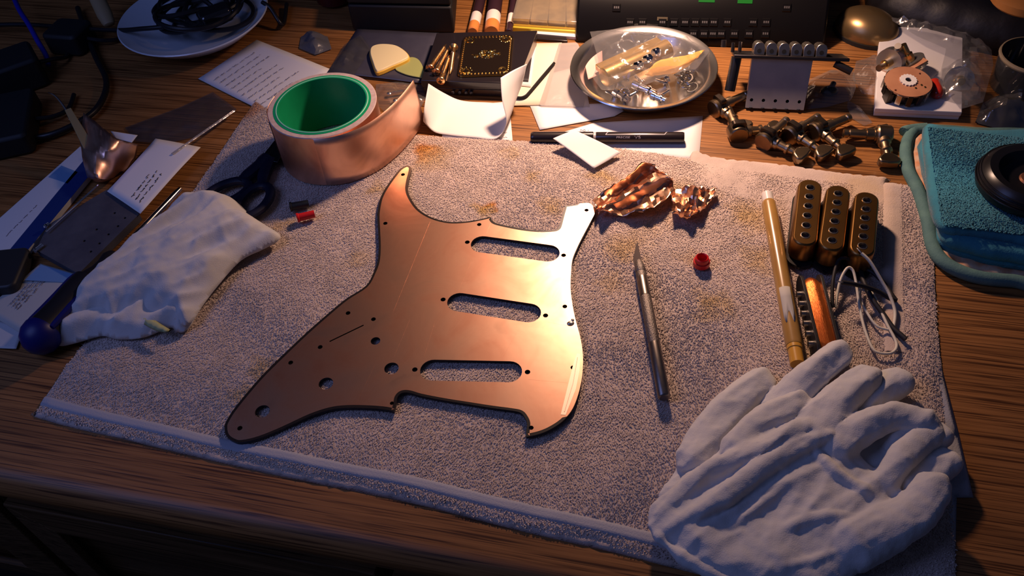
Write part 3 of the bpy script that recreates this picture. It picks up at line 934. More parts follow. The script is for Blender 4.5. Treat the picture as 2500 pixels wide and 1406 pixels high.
# ================================================================== pickups
BRONZE = mat('pickup_cover', (0.31, 0.165, 0.052), 0.34, 1.0, col2=(0.25, 0.125, 0.04), nscale=30)
HOLE_RIM = mat('pole_rim', (0.55, 0.50, 0.44), 0.3, 1.0)
POLE = mat('pole_dark', (0.03, 0.025, 0.035), 0.6, 0.0)
FIBRE = mat('black_fibre', (0.014, 0.012, 0.012), 0.45, bump=0.15, bscale=300)
def pickup(name, a, b_, label):
    """single-coil pickup standing on its base; a, b_ are the photo ends of the cover top"""
    H = 21.0
    A, B = U(*a, TZ + H), U(*b_, TZ + H); d = (B - A); c = (A + B) / 2; c.z = TZ + 1
    t = thing(name, label, 'pickup', frame(c, d), 'covered guitar pickups')
    Lh = min(d.length / 2, 36.5)
    R = 8.9
    top = [(-Lh + R, 0), (Lh - R, 0)]
    o = MB()
    lo, hi = stadium((top[0][0], 0), (top[1][0], 0), R + .5, 12), stadium((top[0][0], 0), (top[1][0], 0), R - 0.1, 12)
    n = len(lo)
    rings = []
    for (rr, z) in ((R + .5, 4.0), (R + .25, 12), (R, H - 2.6), (R - .5, H - 1.3), (R - 1.4, H - .75)):
        rings.append([(x, y, z) for x, y in stadium((top[0][0], 0), (top[1][0], 0), rr, 12)])
    vs = [v for r in rings for v in r]
    o.add(vs, [(r * n + i, r * n + (i + 1) % n, (r + 1) * n + (i + 1) % n, (r + 1) * n + i) for r in range(4) for i in range(n)])
    poles = [(-Lh + R + 1.2 + i * (2 * Lh - 2 * R - 2.4) / 5, 0) for i in range(6)]
    o.plate(stadium((top[0][0], 0), (top[1][0], 0), R - 1.4, 12), [circle2(x, 0, 3.3, 18) for x, y in poles], H - 1.6, H - .75)
    build(o, 'cover', BRONZE, t, world=False, smooth=50)
    for x, y in poles:
        o = MB(); o.lathe([(3.4, H - 1.5), (3.4, H - .5), (2.8, H - .4), (2.7, H - 3.4)], 18, (x, 0, 0))
        r_ = build(o, 'pole_ring', HOLE_RIM, t, world=False, label='bare metal ring of a pole hole')
        o = MB(); o.lathe([(2.75, H - 3.3), (2.3, H - 3.0), (0.01, H - 3.0)], 16, (x, 0, 0)); build(o, 'pole_piece', POLE, t, world=False, label='dark pole piece')
    o = MB(); o.plate(stadium((-Lh - 3 + R, 0), (Lh + 3 - R, 0), R + 1.3, 12), [circle2(-Lh - 5 + 1, 0, 1.6, 12), circle2(Lh + 5 - 1, 0, 1.6, 12)], 0, 2.2)
    build(o, 'base_plate', FIBRE, t, world=False, bevel=.3, label='black fibre base plate')
    o = MB(); o.prism(stadium((-Lh + R + 1, 0), (Lh - R - 1, 0), R - 1.0, 10), 2.1, 8); build(o, 'coil', FIBRE, t, world=False)
    return t
P1 = pickup('pickup', (1980, 436), (1963, 600), 'covered pickup nearest the amber tube, first of the three')
P2 = pickup('pickup', (2049, 452), (2028, 611), 'covered pickup in the middle of the row of three')
P3 = pickup('pickup', (2118, 468), (2103, 625), 'covered pickup farthest from the amber tube, white wire at its end')

WIRE_W = mat('wire_white', (0.66, 0.62, 0.50), 0.6, bump=0.3, bscale=1500)
WIRE_B = mat('wire_black', (0.012, 0.011, 0.014), 0.6)
TIN = mat('tinned_wire', (0.7, 0.68, 0.66), 0.3, 1.0)
def wire(name, pts, r, m, parent, label=None):
    P = cr([U(x, y, z) for x, y, z in pts], 8)
    b = MB(); b.tube(P, r, 8); return build(b, name, m, parent, smooth=60, label=label)
wire('lead_wire', [(2103, 618, 27), (2125, 640, 24), (2155, 690, 16), (2172, 720, 12), (2185, 760, 8), (2182, 795, 7), (2178, 800, 7)], 1.15, WIRE_W, P3, 'cream cloth lead wire')
wire('wire_tip', [(2092, 606, 28), (2098, 612, 28), (2105, 620, 27)], 0.5, TIN, P3, 'tinned wire tip')
wire('lead_wire', [(2108, 655, 10), (2130, 665, 10), (2160, 693, 9), (2178, 720, 8), (2188, 733, 7)], 1.5, WIRE_B, P3, 'black lead wire')
wire('lead_wire', [(2100, 660, 10), (2110, 690, 12), (2130, 730, 10), (2155, 765, 8), (2180, 800, 7), (2200, 818, 7), (2211, 828, 7)], 1.8, WIRE_B, P3, 'long black lead wire')
wire('lead_wire', [(2040, 750, 7), (2050, 690, 14), (2068, 655, 18), (2082, 660, 17), (2090, 690, 14), (2098, 745, 10), (2110, 800, 8), (2130, 850, 7), (2150, 862, 7), (2175, 862, 7),
                   (2188, 850, 7), (2186, 830, 7), (2165, 790, 8), (2140, 735, 9), (2125, 710, 10)], 1.0, WIRE_W, P2, 'looped cream cloth lead wire')
wire('lead_wire', [(2103, 700, 8), (2100, 730, 8), (2118, 765, 8), (2140, 795, 7), (2168, 805, 7)], 0.9, WIRE_W, P2, 'thin cream lead wire')
wire('lead_wire', [(2032, 750, 8), (2033, 690, 14), (2045, 640, 18), (2062, 630, 19), (2085, 640, 15), (2102, 655, 9)], 1.3, WIRE_B, P2, 'arched black lead wire')
wire('lead_wire', [(2056, 689, 22), (2080, 693, 20), (2112, 700, 16), (2145, 712, 12), (2172, 728, 9), (2189, 733, 8)], 1.6, WIRE_B, P1, 'black lead wire with bare tip')
wire('wire_tip', [(2043, 687, 22), (2050, 688, 22), (2056, 689, 22)], 0.5, TIN, P1, 'tinned wire tip')

# bare coil lying on its side
COIL = mat('coil_wire', (0.62, 0.17, 0.035), 0.3, 0.75, col2=(0.50, 0.11, 0.02), nscale=16, stretch=(1, 40, 1), bump=0.4, bscale=120)
A, B = U(1975, 690, TZ + 9), U(2020, 872, TZ + 9)
t = thing('bare_pickup_coil', 'open pickup bobbin wound with orange copper wire between tube and wires', 'coil', frame((A + B) / 2, B - A))
Lc = (B - A).length / 2
o = MB(); rows = []
pts = stadium((-Lc + 9, 0), (Lc - 9, 0), 7.0, 10)
for y in np.linspace(-5.5, 5.5, 9):
    g = 1 + 0.14 * math.cos(y / 5.5 * pi / 2)
    rows.append([(x * g, y, z * g) for x, z in pts + pts[:1]])
o.grid(rows); build(o, 'winding', COIL, t, world=False, smooth=70, label='orange copper winding')
for s_, R, nm in ((1, 9.5, 'flatwork'), (-1, 9.0, 'flatwork')):
    o = MB(); o.at(Matrix.Translation((0, s_ * 6.6, 0)) @ Matrix.Rotation(pi / 2, 4, 'X'))
    o.prism(stadium((-Lc + 5, 0), (Lc - 5, 0), R, 10), -1.1, 1.1); build(o, nm, FIBRE, t, world=False, bevel=.3, label='black fibre flange')
for i in range(6):
    x = -Lc + 11 + i * (2 * Lc - 22) / 5
    o = MB(); o.cyl((x, -6, 0), (x, -10.5, 0), 2.3, 14); build(o, 'pole_piece', HOLE_RIM, t, world=False)
o = MB(); o.cyl((4, 7.5, 5), (4, 9.5, 5), 1.7, 12); o.cyl((-4, 7.5, 4), (-4, 9.0, 4), 1.3, 12); build(o, 'eyelets', mat('eyelet', (0.6, 0.52, 0.35), .35, 1.0), t, world=False)
# ================================================================== white gloves and rag
COTTON = mat('glove_cotton', (0.62, 0.60, 0.58), 0.95, col2=(0.55, 0.54, 0.53), nscale=40, bump=0.35, bscale=1300, sheen=0.25)
def finger(mb, pts, r0, r1, flat=0.62):
    P = cr([U(x, y, z) for x, y, z in pts], 6)
    n = len(P)
    R = [r0 + (r1 - r0) * i / (n - 1) for i in range(n)]
    d = (P[-1] - P[-2]).normalized()
    tip = [P[-1] + d * (r1 * s_) for s_ in (0.45, 0.75, 0.92)]
    P = P + tip; R = R + [r1 * 0.88, r1 * 0.62, r1 * 0.3]
    d0 = (P[0] - P[1]).normalized()
    P = [P[0] + d0 * r0 * 0.7] + P; R = [r0 * 0.5] + R
    # flattened tubes: the flat direction is vertical
    k = len(P); n_ = 14; vs = []; fs = []
    for i in range(k):
        t_ = (P[min(i + 1, k - 1)] - P[max(i - 1, 0)]).normalized()
        u = Vector((0, 0, 1)).cross(t_).normalized(); w_ = t_.cross(u)
        for j in range(n_):
            a = 2 * pi * j / n_
            vs.append(P[i] + u * (R[i] * math.cos(a)) + w_ * (R[i] * flat * math.sin(a)))
    for i in range(k - 1):
        for j in range(n_):
            fs.append((i * n_ + j, i * n_ + (j + 1) % n_, (i + 1) * n_ + (j + 1) % n_, (i + 1) * n_ + j))
    fs.append(tuple(range(n_ - 1, -1, -1))); fs.append(tuple((k - 1) * n_ + j for j in range(n_)))
    mb.add(vs, fs)
def ridge(mb, pts, r0, r1=None):
    P = cr([U(x, y, z) for x, y, z in pts], 6); n = len(P); r1 = r0 if r1 is None else r1
    mb.tube(P, [(r0 + (r1 - r0) * i / (n - 1)) * (0.45 + 0.55 * math.sin(pi * min(1, max(0.0, (i + .5) / n)))) for i in range(n)], 10)

GA = (U(2050, 950) - U(1600, 1270)).normalized()
def glove_folds(x, y, z):
    s_ = x * GA.x + y * GA.y; t_ = -x * GA.y + y * GA.x
    return (2.0 * rid(s_ * .011, t_ * .052, 2) + 1.0 * rid(s_ * .03 + 4, t_ * .10, z * .05) + 0.5 * nz(x, y, z, .16) + .25 * nz(x, y, z, .4) - .9)
T = TZ + 1.0
# lower glove: palm down, fingers fanned out to the back
t = thing('cotton_glove', 'white cotton glove underneath the other glove, long fingers spread toward the pickups', 'glove', U(1800, 1150, TZ), 'pair of white cotton gloves')
g = MB()
g.pillow(cr(U2([(1600, 1235), (1680, 1110), (1760, 1010), (1850, 1000), (1960, 990), (2080, 1000), (2200, 1060), (2290, 1120), (2270, 1200), (2150, 1300), (1950, 1340), (1700, 1330)], T), 5, True), T, lambda d, x, y: 5.5 * min(1, d / 11) ** 0.5 + 0.8, 5)
finger(g, [(1690, 1130, T + 6), (1770, 1010, T + 7), (1855, 935, T + 7)], 12, 10.2, 0.75)
finger(g, [(1900, 1010, T + 8), (1965, 928, T + 16), (2045, 866, T + 19)], 12, 10.2, 0.62)
finger(g, [(2060, 1010, T + 7), (2120, 965, T + 9), (2185, 930, T + 9)], 12, 10.5, 0.7)
finger(g, [(2180, 1080, T + 7), (2235, 1055, T + 8), (2285, 1060, T + 7)], 11, 9, 0.7)
finger(g, [(2210, 1190, T + 6), (2260, 1150, T + 6), (2305, 1125, T + 5)], 11, 9, 0.7)
o = build(g, 'knit_shell', COTTON, t, smooth=180); remesh(o, 1.3, 3); bake(o, glove_folds)
# upper glove
t = thing('cotton_glove', 'white cotton glove on top, open cuff toward the desk edge and bent thumb', 'glove', U(1900, 1220, TZ), 'pair of white cotton gloves')
g = MB()
Z = T + 8
g.pillow(cr(U2([(1575, 1275), (1640, 1190), (1740, 1110), (1850, 1060), (1960, 1050), (2060, 1075), (2120, 1130), (2180, 1185), (2190, 1235), (2200, 1290), (2130, 1370), (2030, 1440), (1900, 1470), (1760, 1420), (1640, 1345)], Z), 5, True), Z, lambda d, x, y: 9.0 * min(1, d / 13) ** 0.55 + 0.8 + 2.0 * nz(x, y, 1, 0.03), 4)
finger(g, [(1800, 1105, Z + 6), (1875, 1030, Z + 7), (1948, 985, Z + 6)], 11, 9, 0.8)
finger(g, [(1980, 1065, Z + 7), (2040, 985, Z + 9), (2112, 925, Z + 8)], 13, 10.5, 0.72)
finger(g, [(2040, 1095, Z + 6), (2120, 1040, Z + 9), (2200, 1018, Z + 8), (2262, 1030, Z + 5)], 11.5, 8.2, 0.75)
finger(g, [(2160, 1190, Z + 4), (2190, 1130, Z + 6), (2230, 1090, Z + 5), (2270, 1062, Z + 2)], 8.5, 8, 0.75)
finger(g, [(2080, 1330, Z + 5), (2175, 1285, Z + 7), (2240, 1240, Z + 8), (2275, 1190, Z + 9)], 15, 10, 0.72)
# creases running from the fingers into the cuff
ridge(g, [(1600, 1262, Z + 4), (1720, 1165, Z + 9), (1840, 1100, Z + 12), (1960, 1045, Z + 12), (2020, 1020, Z + 9)], 6, 7)
ridge(g, [(1640, 1290, Z + 5), (1750, 1225, Z + 11), (1850, 1155, Z + 12), (1960, 1085, Z + 12), (2030, 1060, Z + 12)], 6, 7)
ridge(g, [(1985, 1095, Z + 9.5), (2040, 1155, Z + 9), (2110, 1198, Z + 8.5), (2165, 1235, Z + 6)], 3.6, 3)
ridge(g, [(1780, 1290, Z + 8), (1880, 1220, Z + 8.5), (1960, 1150, Z + 8.5)], 3, 3)
ridge(g, [(1900, 1300, Z + 8), (2010, 1262, Z + 9), (2110, 1270, Z + 9)], 3, 3)
ridge(g, [(1840, 1400, Z + 7), (1960, 1375, Z + 8), (2080, 1335, Z + 7)], 2.5, 2.5)
ridge(g, [(1580, 1276, Z + 2), (1640, 1340, Z + 3), (1760, 1412, Z + 3), (1890, 1460, Z + 3)], 3, 3)
o = build(g, 'knit_shell', COTTON, t, smooth=180); remesh(o, 1.3, 3); bake(o, glove_folds)

# folded rag on the left, over the screwdriver
RA = (U(640, 540) - U(200, 790)).normalized()
def rag_h(base, edge, k):
    def h(d, x, y):
        s_ = x * RA.x + y * RA.y; t_ = -x * RA.y + y * RA.x
        w = 6.0 * rid(s_ * .010, t_ * .045, k) + 2.8 * rid(s_ * .030 + 3, t_ * .085, k + 2) + 1.8 * rid(x * .05, y * .02, k + 5) + .5 * nz(x, y, k, .2)
        return max(.6, base * min(1, d / edge) ** .55 + w * min(1, d / 9) - 1.2)
    return h
t = thing('cotton_rag', 'rumpled white cotton rag lying over the screwdriver on the left of the towel', 'rag', U(400, 650, TZ))
Z = TZ + 1.2
lowp = [(140, 838), (152, 796), (190, 740), (300, 700), (430, 720), (478, 764), (456, 808), (432, 812), (415, 802), (350, 826), (290, 830), (250, 822), (190, 838), (152, 846)]
g = MB(); g.pillow(resample(cr(U2(lowp, Z), 6, True), 170, True).tolist(), Z, rag_h(6.5, 8, 3), 2.2)
build(g, 'lower_layer', COTTON, t, smooth=180)
upp = [(156, 790), (200, 706), (280, 632), (340, 578), (430, 492), (480, 470), (530, 472), (572, 484), (612, 522), (660, 552), (682, 568), (676, 584), (640, 604), (585, 632), (530, 692), (492, 742), (470, 776), (448, 790), (415, 775), (380, 770), (340, 762), (300, 768), (270, 780), (235, 772), (200, 785)]
Z2 = Z + 4.5
g = MB(); g.pillow(resample(cr(U2(upp, Z2 + 3), 6, True), 230, True).tolist(), Z2, rag_h(12, 15, 8), 1.8)
build(g, 'upper_layer', COTTON, t, smooth=180)
b = MB(); b.pillow(cr(U2([(335, 776), (360, 770), (395, 790), (415, 804), (395, 808), (365, 798)], Z + 9), 4, True), Z + 7.5, lambda d, x, y: 2.2 * min(1, d / 4), 3)
build(b, 'lining', mat('lining_yellow', (0.42, 0.44, 0.22), 0.9), t, smooth=180, label='yellowish lining in the fold')
# ================================================================== papers
PAPER = mat('paper_white', (0.82, 0.80, 0.80), 0.8)
CREAM = mat('paper_cream', (0.74, 0.64, 0.50), 0.8)
NOTE = mat('paper_note', (0.70, 0.70, 0.74), 0.8)
INK = mat('ink', (0.03, 0.03, 0.05), 0.6)
INK_G = mat('ink_grey', (0.16, 0.15, 0.2), 0.6)
def sheet(name, corners, z, m, label, cat='paper', group=None, curl=0.0, lift=None, n=10, parent=None, solid=0.18):
    """four-cornered sheet (photo corners in order); lift(u, v) raises it"""
    C = [U(x, y, z) for x, y in corners]
    rows = []
    for j in range(n + 1):
        v = j / n; r = []
        for i in range(n + 1):
            u = i / n
            p = C[0] * (1 - u) * (1 - v) + C[1] * u * (1 - v) + C[2] * u * v + C[3] * (1 - u) * v
            p = p + Vector((0, 0, (lift(u, v) if lift else 0) + curl * (nz(p.x, p.y, 2, 0.02) + 0.6)))
            r.append(p)
        rows.append(r)
    b = MB(); b.grid(rows)
    o = build(b, name, m, parent, M=C[0], solid=solid, smooth=60)
    if parent is None:
        tag(o, label, cat, group)
    return o
def scribble(parent, corners, z, lines, m=INK, h=0.7, fill=0.85, w=0.22, seed=1, name='handwriting', ragged=0.35, gap=0.12):
    """rows of small pen strokes inside a four-cornered area"""
    r = np.random.default_rng(seed)
    C = [U(x, y, z) for x, y in corners]
    b = MB()
    for k in range(lines):
        v = (k + 0.5) / lines
        a = C[0] * (1 - v) + C[3] * v; e = C[1] * (1 - v) + C[2] * v
        L_ = (e - a).length; d = (e - a).normalized(); q = Vector((-d.y, d.x, 0))
        end = fill * L_ * (1 - ragged * r.random()); s = L_ * 0.03 * r.random()
        while s < end:
            wl = r.uniform(3, 8)
            pts = []
            ss = s
            while ss < min(s + wl, end):
                pts.append(a + d * ss + q * (h * r.uniform(-1, 1))); ss += r.uniform(0.45, 0.9)
            for i in range(len(pts) - 1):
                A, B = pts[i], pts[i + 1]; dd = (B - A)
                if dd.length < 1e-3: continue
                nn = Vector((-dd.y, dd.x, 0)).normalized() * w
                b.add([A - nn, B - nn, B + nn, A + nn], [(0, 1, 2, 3)])
            s += wl + r.uniform(1.0, 2.5)
    return build(b, name, m, parent, smooth=0)

o = sheet('note_sheet', [(484, 193), (627, 98), (812, 172), (660, 282)], 0.6, NOTE, 'handwritten note sheet behind the copper tape roll', curl=0.6)
scribble(o, [(515, 192), (632, 112), (790, 176), (655, 268)], 1.9, 10, INK_G, 1.0, 0.9, 0.26, 3)

# sheets under the bowl and the pen
o = sheet('paper_sheet', [(1300, 345), (1450, 300), (1716, 283), (1706, 392)], 0.4, PAPER, 'white sheet under the black pen, reaching to the tuning machines')
scribble(o, [(1395, 322), (1470, 300), (1480, 312), (1400, 330)], 0.7, 2, INK_G, 1.2, 0.6, 0.22, 5)
sheet('paper_slip', [(1294, 258), (1560, 250), (1500, 284), (1318, 317)], 0.8, PAPER, 'white paper slip between the bowl and the pen cap')
o = sheet('receipt', [(1075, 262), (1243, 248), (1252, 348), (1080, 335)], 0.5, PAPER, 'white receipt lying under the curled backing paper')
scribble(o, [(1180, 312), (1248, 306), (1250, 340), (1180, 345)], 0.8, 3, INK_G, 0.8, 0.9, 0.2, 6)
sheet('paper_card', [(1300, 106), (1372, 104), (1330, 256), (1240, 258)], 1.6, CREAM, 'cream paper card between the neck plate box and the bowl')
sheet('paper_sheet', [(1262, 200), (1420, 160), (1440, 262), (1236, 258)], 0.9, PAPER, 'white sheet under the hex key')
o = sheet('printed_card', [(1274, 98), (1310, 100), (1296, 212), (1256, 208)], 2.4, mat('card_pink', (0.78, 0.68, 0.68), 0.6), 'pinkish card with a black bar beside the neck plate', 'card')
sheet('black_bar', [(1286, 106), (1303, 107), (1290, 200), (1272, 199)], 2.65, mat('bar_black', (0.02, 0.015, 0.02), 0.5), '', parent=o, solid=0.1)

# curled backing paper peeled from the copper tape
ctl = [[(1033, 296, 10), (1060, 322, 3), (1100, 330, 2), (1160, 336, 2), (1212, 338, 3), (1236, 300, 14), (1226, 245, 30), (1222, 190, 42)],
       [(1036, 262, 22), (1070, 285, 6), (1115, 292, 2.5), (1175, 296, 2), (1232, 300, 3), (1252, 265, 16), (1250, 215, 32), (1252, 172, 43)],
       [(1046, 204, 30), (1082, 226, 13), (1125, 245, 5), (1185, 250, 3), (1245, 250, 4), (1268, 222, 18), (1280, 185, 34), (1286, 156, 44)]]
rr = [cr([U(x, y, z) for x, y, z in r], 6) for r in ctl]
cols = [cr([r[i] for r in rr], 5) for i in range(len(rr[0]))]
b = MB(); b.grid([[c[j] for c in cols] for j in range(len(cols[0]))])
o = build(b, 'backing_paper', mat('paper_liner', (0.84, 0.82, 0.80), 0.65), M=U(1140, 300), smooth=60, solid=0.15)
tag(o, 'curled white backing paper with both ends turned up beside the tape roll', 'paper', 'peeled backing papers')
ctl = [[(1350, 338, 14), (1376, 327, 14), (1402, 317, 14)], [(1400, 374, 9), (1430, 358, 10.5), (1460, 344, 12)], [(1450, 411, 7.5), (1484, 392, 7.5), (1516, 372, 8)]]
rr = [cr([U(x, y, z) for x, y, z in r], 5) for r in ctl]; cols = [cr([r[i] for r in rr], 5) for i in range(len(rr[0]))]
b = MB(); b.grid([[c[j] for c in cols] for j in range(len(cols[0]))])
o = build(b, 'backing_paper', MATS['paper_liner'], M=U(1430, 370), smooth=60, solid=0.15)
tag(o, 'small flat piece of pinkish white backing paper lying across the pen', 'paper', 'peeled backing papers')

# ================================================================== pen
A, B = U(1296, 336, 5.6), U(1670, 336, 5.4)
PL = (B - A).length
PENB = mat('pen_black', (0.018, 0.012, 0.014), 0.3, coat=0.4)
t = thing('pen', 'black rollerball pen lying on white paper behind the towel', 'pen', frame(A, B - A))
o = MB(); o.at(RY); o.lathe([(0.01, 0), (4.2, 0), (4.9, 1.2), (5.2, 3), (5.2, 54), (4.8, 54.4)], 28); build(o, 'cap', PENB, t, world=False)
o = MB(); o.at(RY); o.lathe([(4.6, 54.2), (4.6, 56.6)], 28); build(o, 'ring', mat('pen_ring', (0.5, 0.48, 0.5), .4), t, world=False, label='grey ring')
o = MB(); o.at(RY); o.lathe([(4.5, 56.4), (4.9, 57), (4.9, PL - 1.5), (4.5, PL), (0.01, PL)], 28); build(o, 'barrel', PENB, t, world=False)
LETTER = mat('pen_lettering', (0.45, 0.43, 0.48), 0.5)
def text_on_cyl(txt, size, x0, ang, r, parent, m, name='lettering', sx=1.0):
    cu = bpy.data.curves.new('txt', 'FONT'); cu.body = txt; cu.size = size
    ob = bpy.data.objects.new('txt', cu); COL.objects.link(ob)
    dg = bpy.context.evaluated_depsgraph_get(); me = ob.evaluated_get(dg).to_mesh()
    vs = [tuple(v.co) for v in me.vertices]; fs = [tuple(p.vertices) for p in me.polygons]
    ob.evaluated_get(dg).to_mesh_clear()
    bpy.data.objects.remove(ob); bpy.data.curves.remove(cu)
    b = MB(); b.add([(x0 + x * sx, r * math.sin(ang + y / r), r * math.cos(ang + y / r)) for x, y, z in vs], fs)
    return build(b, name, m, parent, world=False, smooth=0)
text_on_cyl('PRECISE', 2.6, 74, -1.02, 5.0, t, LETTER, sx=1.3)
text_on_cyl('V5', 3.6, 89.5, -1.08, 5.0, t, LETTER, sx=1.4)
o = MB()
def arc_strip(x0, x1, a0, a1, r, w):
    n = 6
    for i in range(n):
        f0, f1 = i / n, (i + 1) / n
        P = []
        for f in (f0, f1):
            a = a0 + (a1 - a0) * f; x = x0 + (x1 - x0) * f
            P.append(((x - w, r * math.sin(a), r * math.cos(a)), (x + w, r * math.sin(a), r * math.cos(a))))
        o.add([P[0][0], P[0][1], P[1][1], P[1][0]], [(0, 1, 2, 3)])
def long_strip(x0, x1, a, r, w):
    o.add([(x0, r * math.sin(a - w), r * math.cos(a - w)), (x1, r * math.sin(a - w), r * math.cos(a - w)), (x1, r * math.sin(a + w), r * math.cos(a + w)), (x0, r * math.sin(a + w), r * math.cos(a + w))], [(0, 1, 2, 3)])
arc_strip(65, 68, -0.35, 0.75, 4.98, 0.35); arc_strip(115, 118, -0.35, 0.75, 4.98, 0.35)
long_strip(65, 115, -0.35, 4.98, 0.05); long_strip(68, 118, 0.75, 4.98, 0.05)
build(o, 'printed_frame', LETTER, t, world=False, smooth=0)

# ================================================================== hex key
b = MB(); P = cr([U(1353, 154, 4), U(1322, 190, 4), U(1292, 226, 3.5), U(1283, 235, 3.5), U(1272, 239, 3.5), U(1257, 238, 3.5)], 6)
b.tube(P, 1.5, 6)
o = build(b, 'hex_key', mat('hex_key_steel', (0.05, 0.045, 0.045), 0.4, 0.8), M=U(1300, 220), smooth=25)
tag(o, 'black steel hex key bent at one end on white paper', 'hex key')

# ================================================================== black box with neck plate and screws
BOXB = mat('box_black', (0.014, 0.011, 0.014), 0.28, coat=0.3)
BH = 17.0
bx = U2([(1027, 196), (1066, 80), (1312, 74), (1262, 203)], BH)
t = thing('small_black_box', 'flat black box carrying the gold neck plate and four gold screws', 'box', Vector((bx[0].x, bx[0].y, 0)))
b = MB(); b.prism([(v.x, v.y) for v in bx], 8.6, BH); build(b, 'lid', BOXB, t, bevel=.8)
cen = sum(bx, Vector()) / 4
b = MB(); b.prism([((v.x - cen.x) * .98 + cen.x, (v.y - cen.y) * .98 + cen.y) for v in bx], 0.8, 8.5); build(b, 'tray', BOXB, t, bevel=.8)
b = MB()
for x in (1106, 1122, 1138, 1150): b.ball(U(x, 226, 6), 2.0, 8)
build(b, 'corner_studs', BOXB, t)
GOLD = mat('gold', (0.95, 0.60, 0.16), 0.22, 1.0)
GOLD_S = mat('gold_screw', (0.88, 0.52, 0.22), 0.3, 1.0)
DARKGLOSS = mat('plate_black', (0.012, 0.008, 0.006), 0.12, coat=0.6)
pc = [U(x, y, BH + 2) for x, y in ((1133, 88), (1257, 86), (1241, 180), (1115, 186))]
c0 = sum(pc, Vector()) / 4; c0.z = BH
xd = ((pc[1] - pc[0]) + (pc[2] - pc[3])); pw = xd.length / 2; pd = ((pc[0] - pc[3]) + (pc[1] - pc[2])).length / 2
NP = frame(c0, xd)
t = thing('neck_plate', 'black guitar neck plate with gold beaded border and emblem on the black box', 'neck plate', NP)
b = MB(); hl = [circle2(sx * (pw / 2 - 7), sy * (pd / 2 - 7), 2.6, 14) for sx in (-1, 1) for sy in (-1, 1)]
b.plate(rrect(pw, pd, 5), [], 0.1, 2.0); build(b, 'plate', DARKGLOSS, t, world=False)
b = MB(); b.plate(rrect(pw + .5, pd + .5, 5), [rrect(pw - 1.2, pd - 1.2, 4.5)], 0.3, 1.9); build(b, 'gold_edge', GOLD, t, world=False, label='gold edge line')
loop = resample([Vector((x, y, 0)) for x, y in rrect(pw - 4.2, pd - 4.2, 4)], 62, True)
for x, y, _ in loop:
    b = MB(); b.ball((x, y, 2.1), 0.95, 8)
    if 'bead0' not in globals():
        bead0 = build(b, 'bead', GOLD, t, M=None, world=False); bead0.location = (0, 0, 0); bx0, by0 = x, y
    else:
        q = bead0.copy(); COL.objects.link(q); q.location = ((x - bx0) * MMS, (y - by0) * MMS, 0); WM[q.name] = NP
for sx in (-1, 1):
    for sy in (-1, 1):
        x, y = sx * (pw / 2 - 7.2), sy * (pd / 2 - 7.5)
        b = MB(); b.lathe([(4.2, 2.0), (3.9, 2.7), (2.9, 2.5), (2.4, 1.6), (0.01, 1.4)], 18, (x, y, 0)); r_ = build(b, 'screw_cup', GOLD, t, world=False, label='polished screw recess')
        if (sx, sy) in ((-1, -1), (1, 1)):
            b = MB()
            for a in np.linspace(0, 2 * pi, 9)[:-1]: b.ball((x + 5.6 * math.cos(a), y + 5.6 * math.sin(a), 2.1), 0.7, 6)
            build(b, 'bead_ring', GOLD, t, world=False)
b = MB()
for k in range(26):
    a = rng.uniform(0, 2 * pi); q = rng.uniform(0.2, 1)
    b.ball((14 * q * math.cos(a), 8 * q * math.sin(a) + 1, 2.0 + .3 * (1 - q)), rng.uniform(1.2, 2.6), 8, (rng.uniform(.7, 1.6), rng.uniform(.5, 1.1), .45))
build(b, 'emblem', GOLD, t, world=False, label='raised gold emblem')
def wood_screw(name, head, tip, z, label):
    A, B = U(*head, z + 2.6), U(*tip, z + 1.6); L_ = 43.0
    M_ = frame(A, B - A)
    if 'SCREW0' in globals():
        dup(SCREW0, M_, label); return
    t = thing(name, label, 'screw', M_, 'gold neck screws')
    o = MB(); o.at(RY); o.lathe([(0.01, -1.6), (2.6, -1.5), (4.0, -0.6), (4.2, 0), (3.6, .8), (2.3, 3)], 20); build(o, 'head', GOLD_S, t, world=False)
    o = MB(); o.at(RY)
    pr = [(2.2, 2.8), (2.1, 10)]
    for i in range(13): pr += [(1.55, 10.5 + i * 2.0), (2.15, 11.4 + i * 2.0)]
    pr += [(1.5, 37), (0.05, L_)]
    o.lathe(pr, 14); build(o, 'threaded_shank', GOLD_S, t, world=False, smooth=25)
    o = MB(); o.at(Matrix.Translation((-1.75, 0, 0))); o.box((0, 0, 0), (.5, 4, .8)); o.box((0, 0, 0), (.5, .8, 4)); build(o, 'cross_recess', DARKGLOSS, t, world=False)
    globals()['SCREW0'] = t
wood_screw('neck_screw', (1050, 166), (1090, 107), BH, 'gold neck screw farthest from the neck plate, leftmost of four')
wood_screw('neck_screw', (1065, 176), (1097, 114), BH + .5, 'gold neck screw second from the picks')
wood_screw('neck_screw', (1076, 197), (1102, 122), BH + 1, 'gold neck screw whose head overhangs the front edge of the box')
wood_screw('neck_screw', (1108, 115), (1098, 188), BH + 2, 'gold neck screw pointing forward, next to the neck plate')

